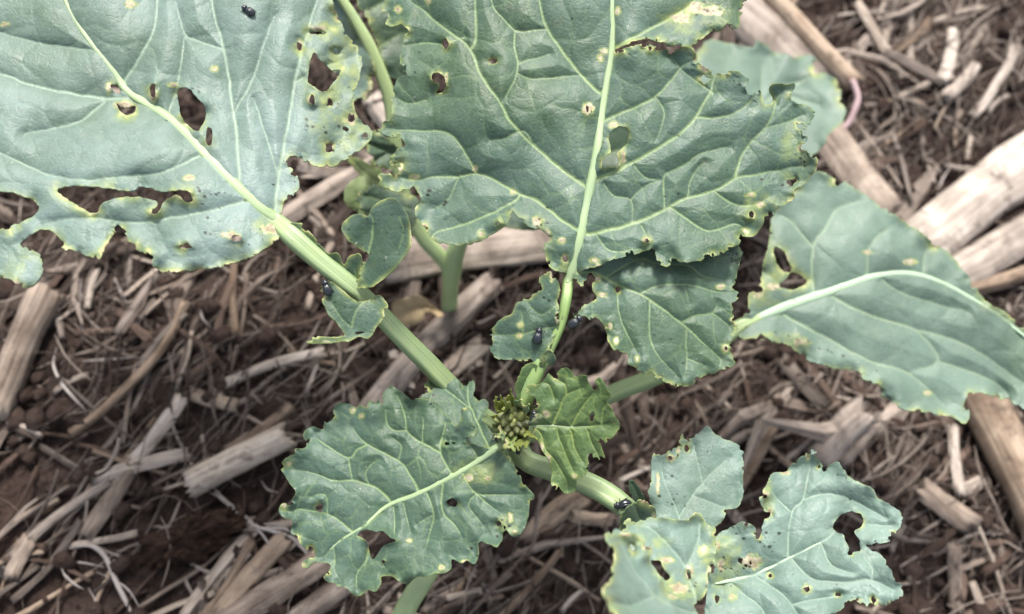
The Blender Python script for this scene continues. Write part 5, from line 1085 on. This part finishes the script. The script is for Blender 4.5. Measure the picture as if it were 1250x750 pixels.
# rotten brown clump beside the straw bundle
rc = G(232, 655, 0.35); u = np.linspace(0, 2 * math.pi, 60, endpoint=False); vv = np.linspace(-1, 1, 26)
Vr = []
for q in vv:
    r = math.sqrt(max(1 - q * q, 0)); X_ = np.cos(u) * r; Y_ = np.sin(u) * r
    k = 0.85 + 0.5 * fbm(X_ * 2.2 + q, Y_ * 2.2 - q, 61, 3) + 0.35 * fbm(X_ * 8, Y_ * 8 + q * 5, 62, 2)
    Vr.append(np.stack([X_ * k * 1.15, Y_ * k * 0.62, q * k * 0.42], 1))
Vr = np.vstack(Vr); ca, sa = math.cos(0.45), math.sin(0.45)
Vr = np.stack([Vr[:, 0] * ca - Vr[:, 1] * sa, Vr[:, 0] * sa + Vr[:, 1] * ca, Vr[:, 2]], 1) + rc
i = (np.arange(25)[:, None] * 60 + np.arange(60)[None]).ravel(); j = (np.arange(25)[:, None] * 60 + (np.arange(60)[None] + 1) % 60).ravel()
t = NT('rotten'); nr_ = t.noise(t.scale(t.obj(), (300, 900, 600)), 1.0, 6, 0.7)
M['rot'] = t.done(t.pbsdf(t.mix(t.ramp(nr_, 0.35, 0.65), rgb(0.022, 0.015, 0.012), rgb(0.085, 0.050, 0.035)), 0.9, 0.1, t.bump(nr_, 1.0, 0.002)))
tag(mk('rotten_clump', Vr, np.stack([i, j, j + 60, i + 60], 1), M['rot'], None, rc), 'rust-brown rotten clump of plant matter beside the straw bundle', 'clump')
# dry curled leaf at the foot of the small plant
LDry = Leaf([(478, 372), (492, 364), (512, 362), (524, 372), (540, 382), (536, 388), (520, 380), (514, 392), (498, 398), (484, 390)], ((500, 380, 0.9), (520, 368, 1.3), (512, 392, 0.9)), (), [([(540, 385), (520, 374), (490, 380)], 2, 1)], (), (), grid=2.0, seed=99, cell=12, bulge=3, wave=4, ripple=4, thick=0.03)
t = NT('dry_leaf'); nd = t.noise(t.obj(), 350, 4)
M['dry'] = t.done(t.pbsdf(t.mix(nd, rgb(0.25, 0.17, 0.09), rgb(0.60, 0.47, 0.28)), 0.7, 0.2, t.bump(nd, 0.6, 0.001)))
dl = LDry.build('dry_leaf', M['dry'], None, None); tag(dl, 'crumpled yellow dry leaf at the foot of the forked stem', 'dry leaf')

# curled fibres one can follow by eye
t = NT('fibre'); M['fibre'] = t.done(t.pbsdf(t.mix(t.noise(t.obj(), 500, 3), rgb(0.20, 0.17, 0.155), rgb(0.52, 0.47, 0.44)), 0.7, 0.2))
FB = [([(70, 668), (95, 668), (112, 684), (124, 708), (140, 738), (156, 766)], 6), ([(56, 690), (60, 704), (72, 716), (82, 722)], 3), ([(52, 690), (76, 688), (108, 694)], 3), ([(222, 562), (250, 598), (282, 626), (300, 640), (330, 650), (356, 660), (378, 684)], 4), ([(228, 566), (262, 606), (296, 634), (318, 660), (330, 682)], 3), ([(232, 592), (270, 614), (300, 642), (340, 646), (368, 662)], 3),
      ([(300, 642), (340, 652), (364, 672), (374, 690)], 4), ([(296, 640), (330, 640), (352, 650)], 3), ([(58, 420), (52, 440), (62, 462), (78, 482), (90, 496)], 4), ([(88, 436), (110, 434), (150, 430)], 4), ([(125, 330), (136, 354), (150, 370)], 5), ([(86, 332), (84, 372), (90, 398)], 4), ([(310, 584), (318, 596), (332, 600)], 3), ([(1175, 190), (1162, 212), (1158, 236)], 5), ([(246, 350), (240, 380), (252, 396)], 3), ([(100, 700), (140, 720), (160, 750)], 3), ([(90, 720), (104, 742), (110, 760)], 3), ([(560, 690), (590, 716), (600, 740)], 3)]
for k, (pts, w) in enumerate(FB):
    c = catmull(pts, 5); q = np.array([G(a, b, 0.8) for a, b in c])
    h = hget(q[:, 0], q[:, 1]); hh = np.convolve(np.pad(h, 4, 'edge'), np.ones(9) / 9, 'valid'); q[:, 2] = np.maximum(hh, h - 0.1) + 0.06
    r = w * 0.5 * 0.021 * np.clip(np.minimum(np.arange(len(q)), np.arange(len(q))[::-1]) / 6, 0.25, 1)
    V, F, st = loft(q, r, r, circle(6))
    tag(mk('root_fibre', V, F, M['fibre'], None, q[len(q) // 2], {'st': st}), 'pale curling fibre trailing near the ' + mark(*pts[len(pts) // 2]), 'fibre', 'curling fibres on the straw')
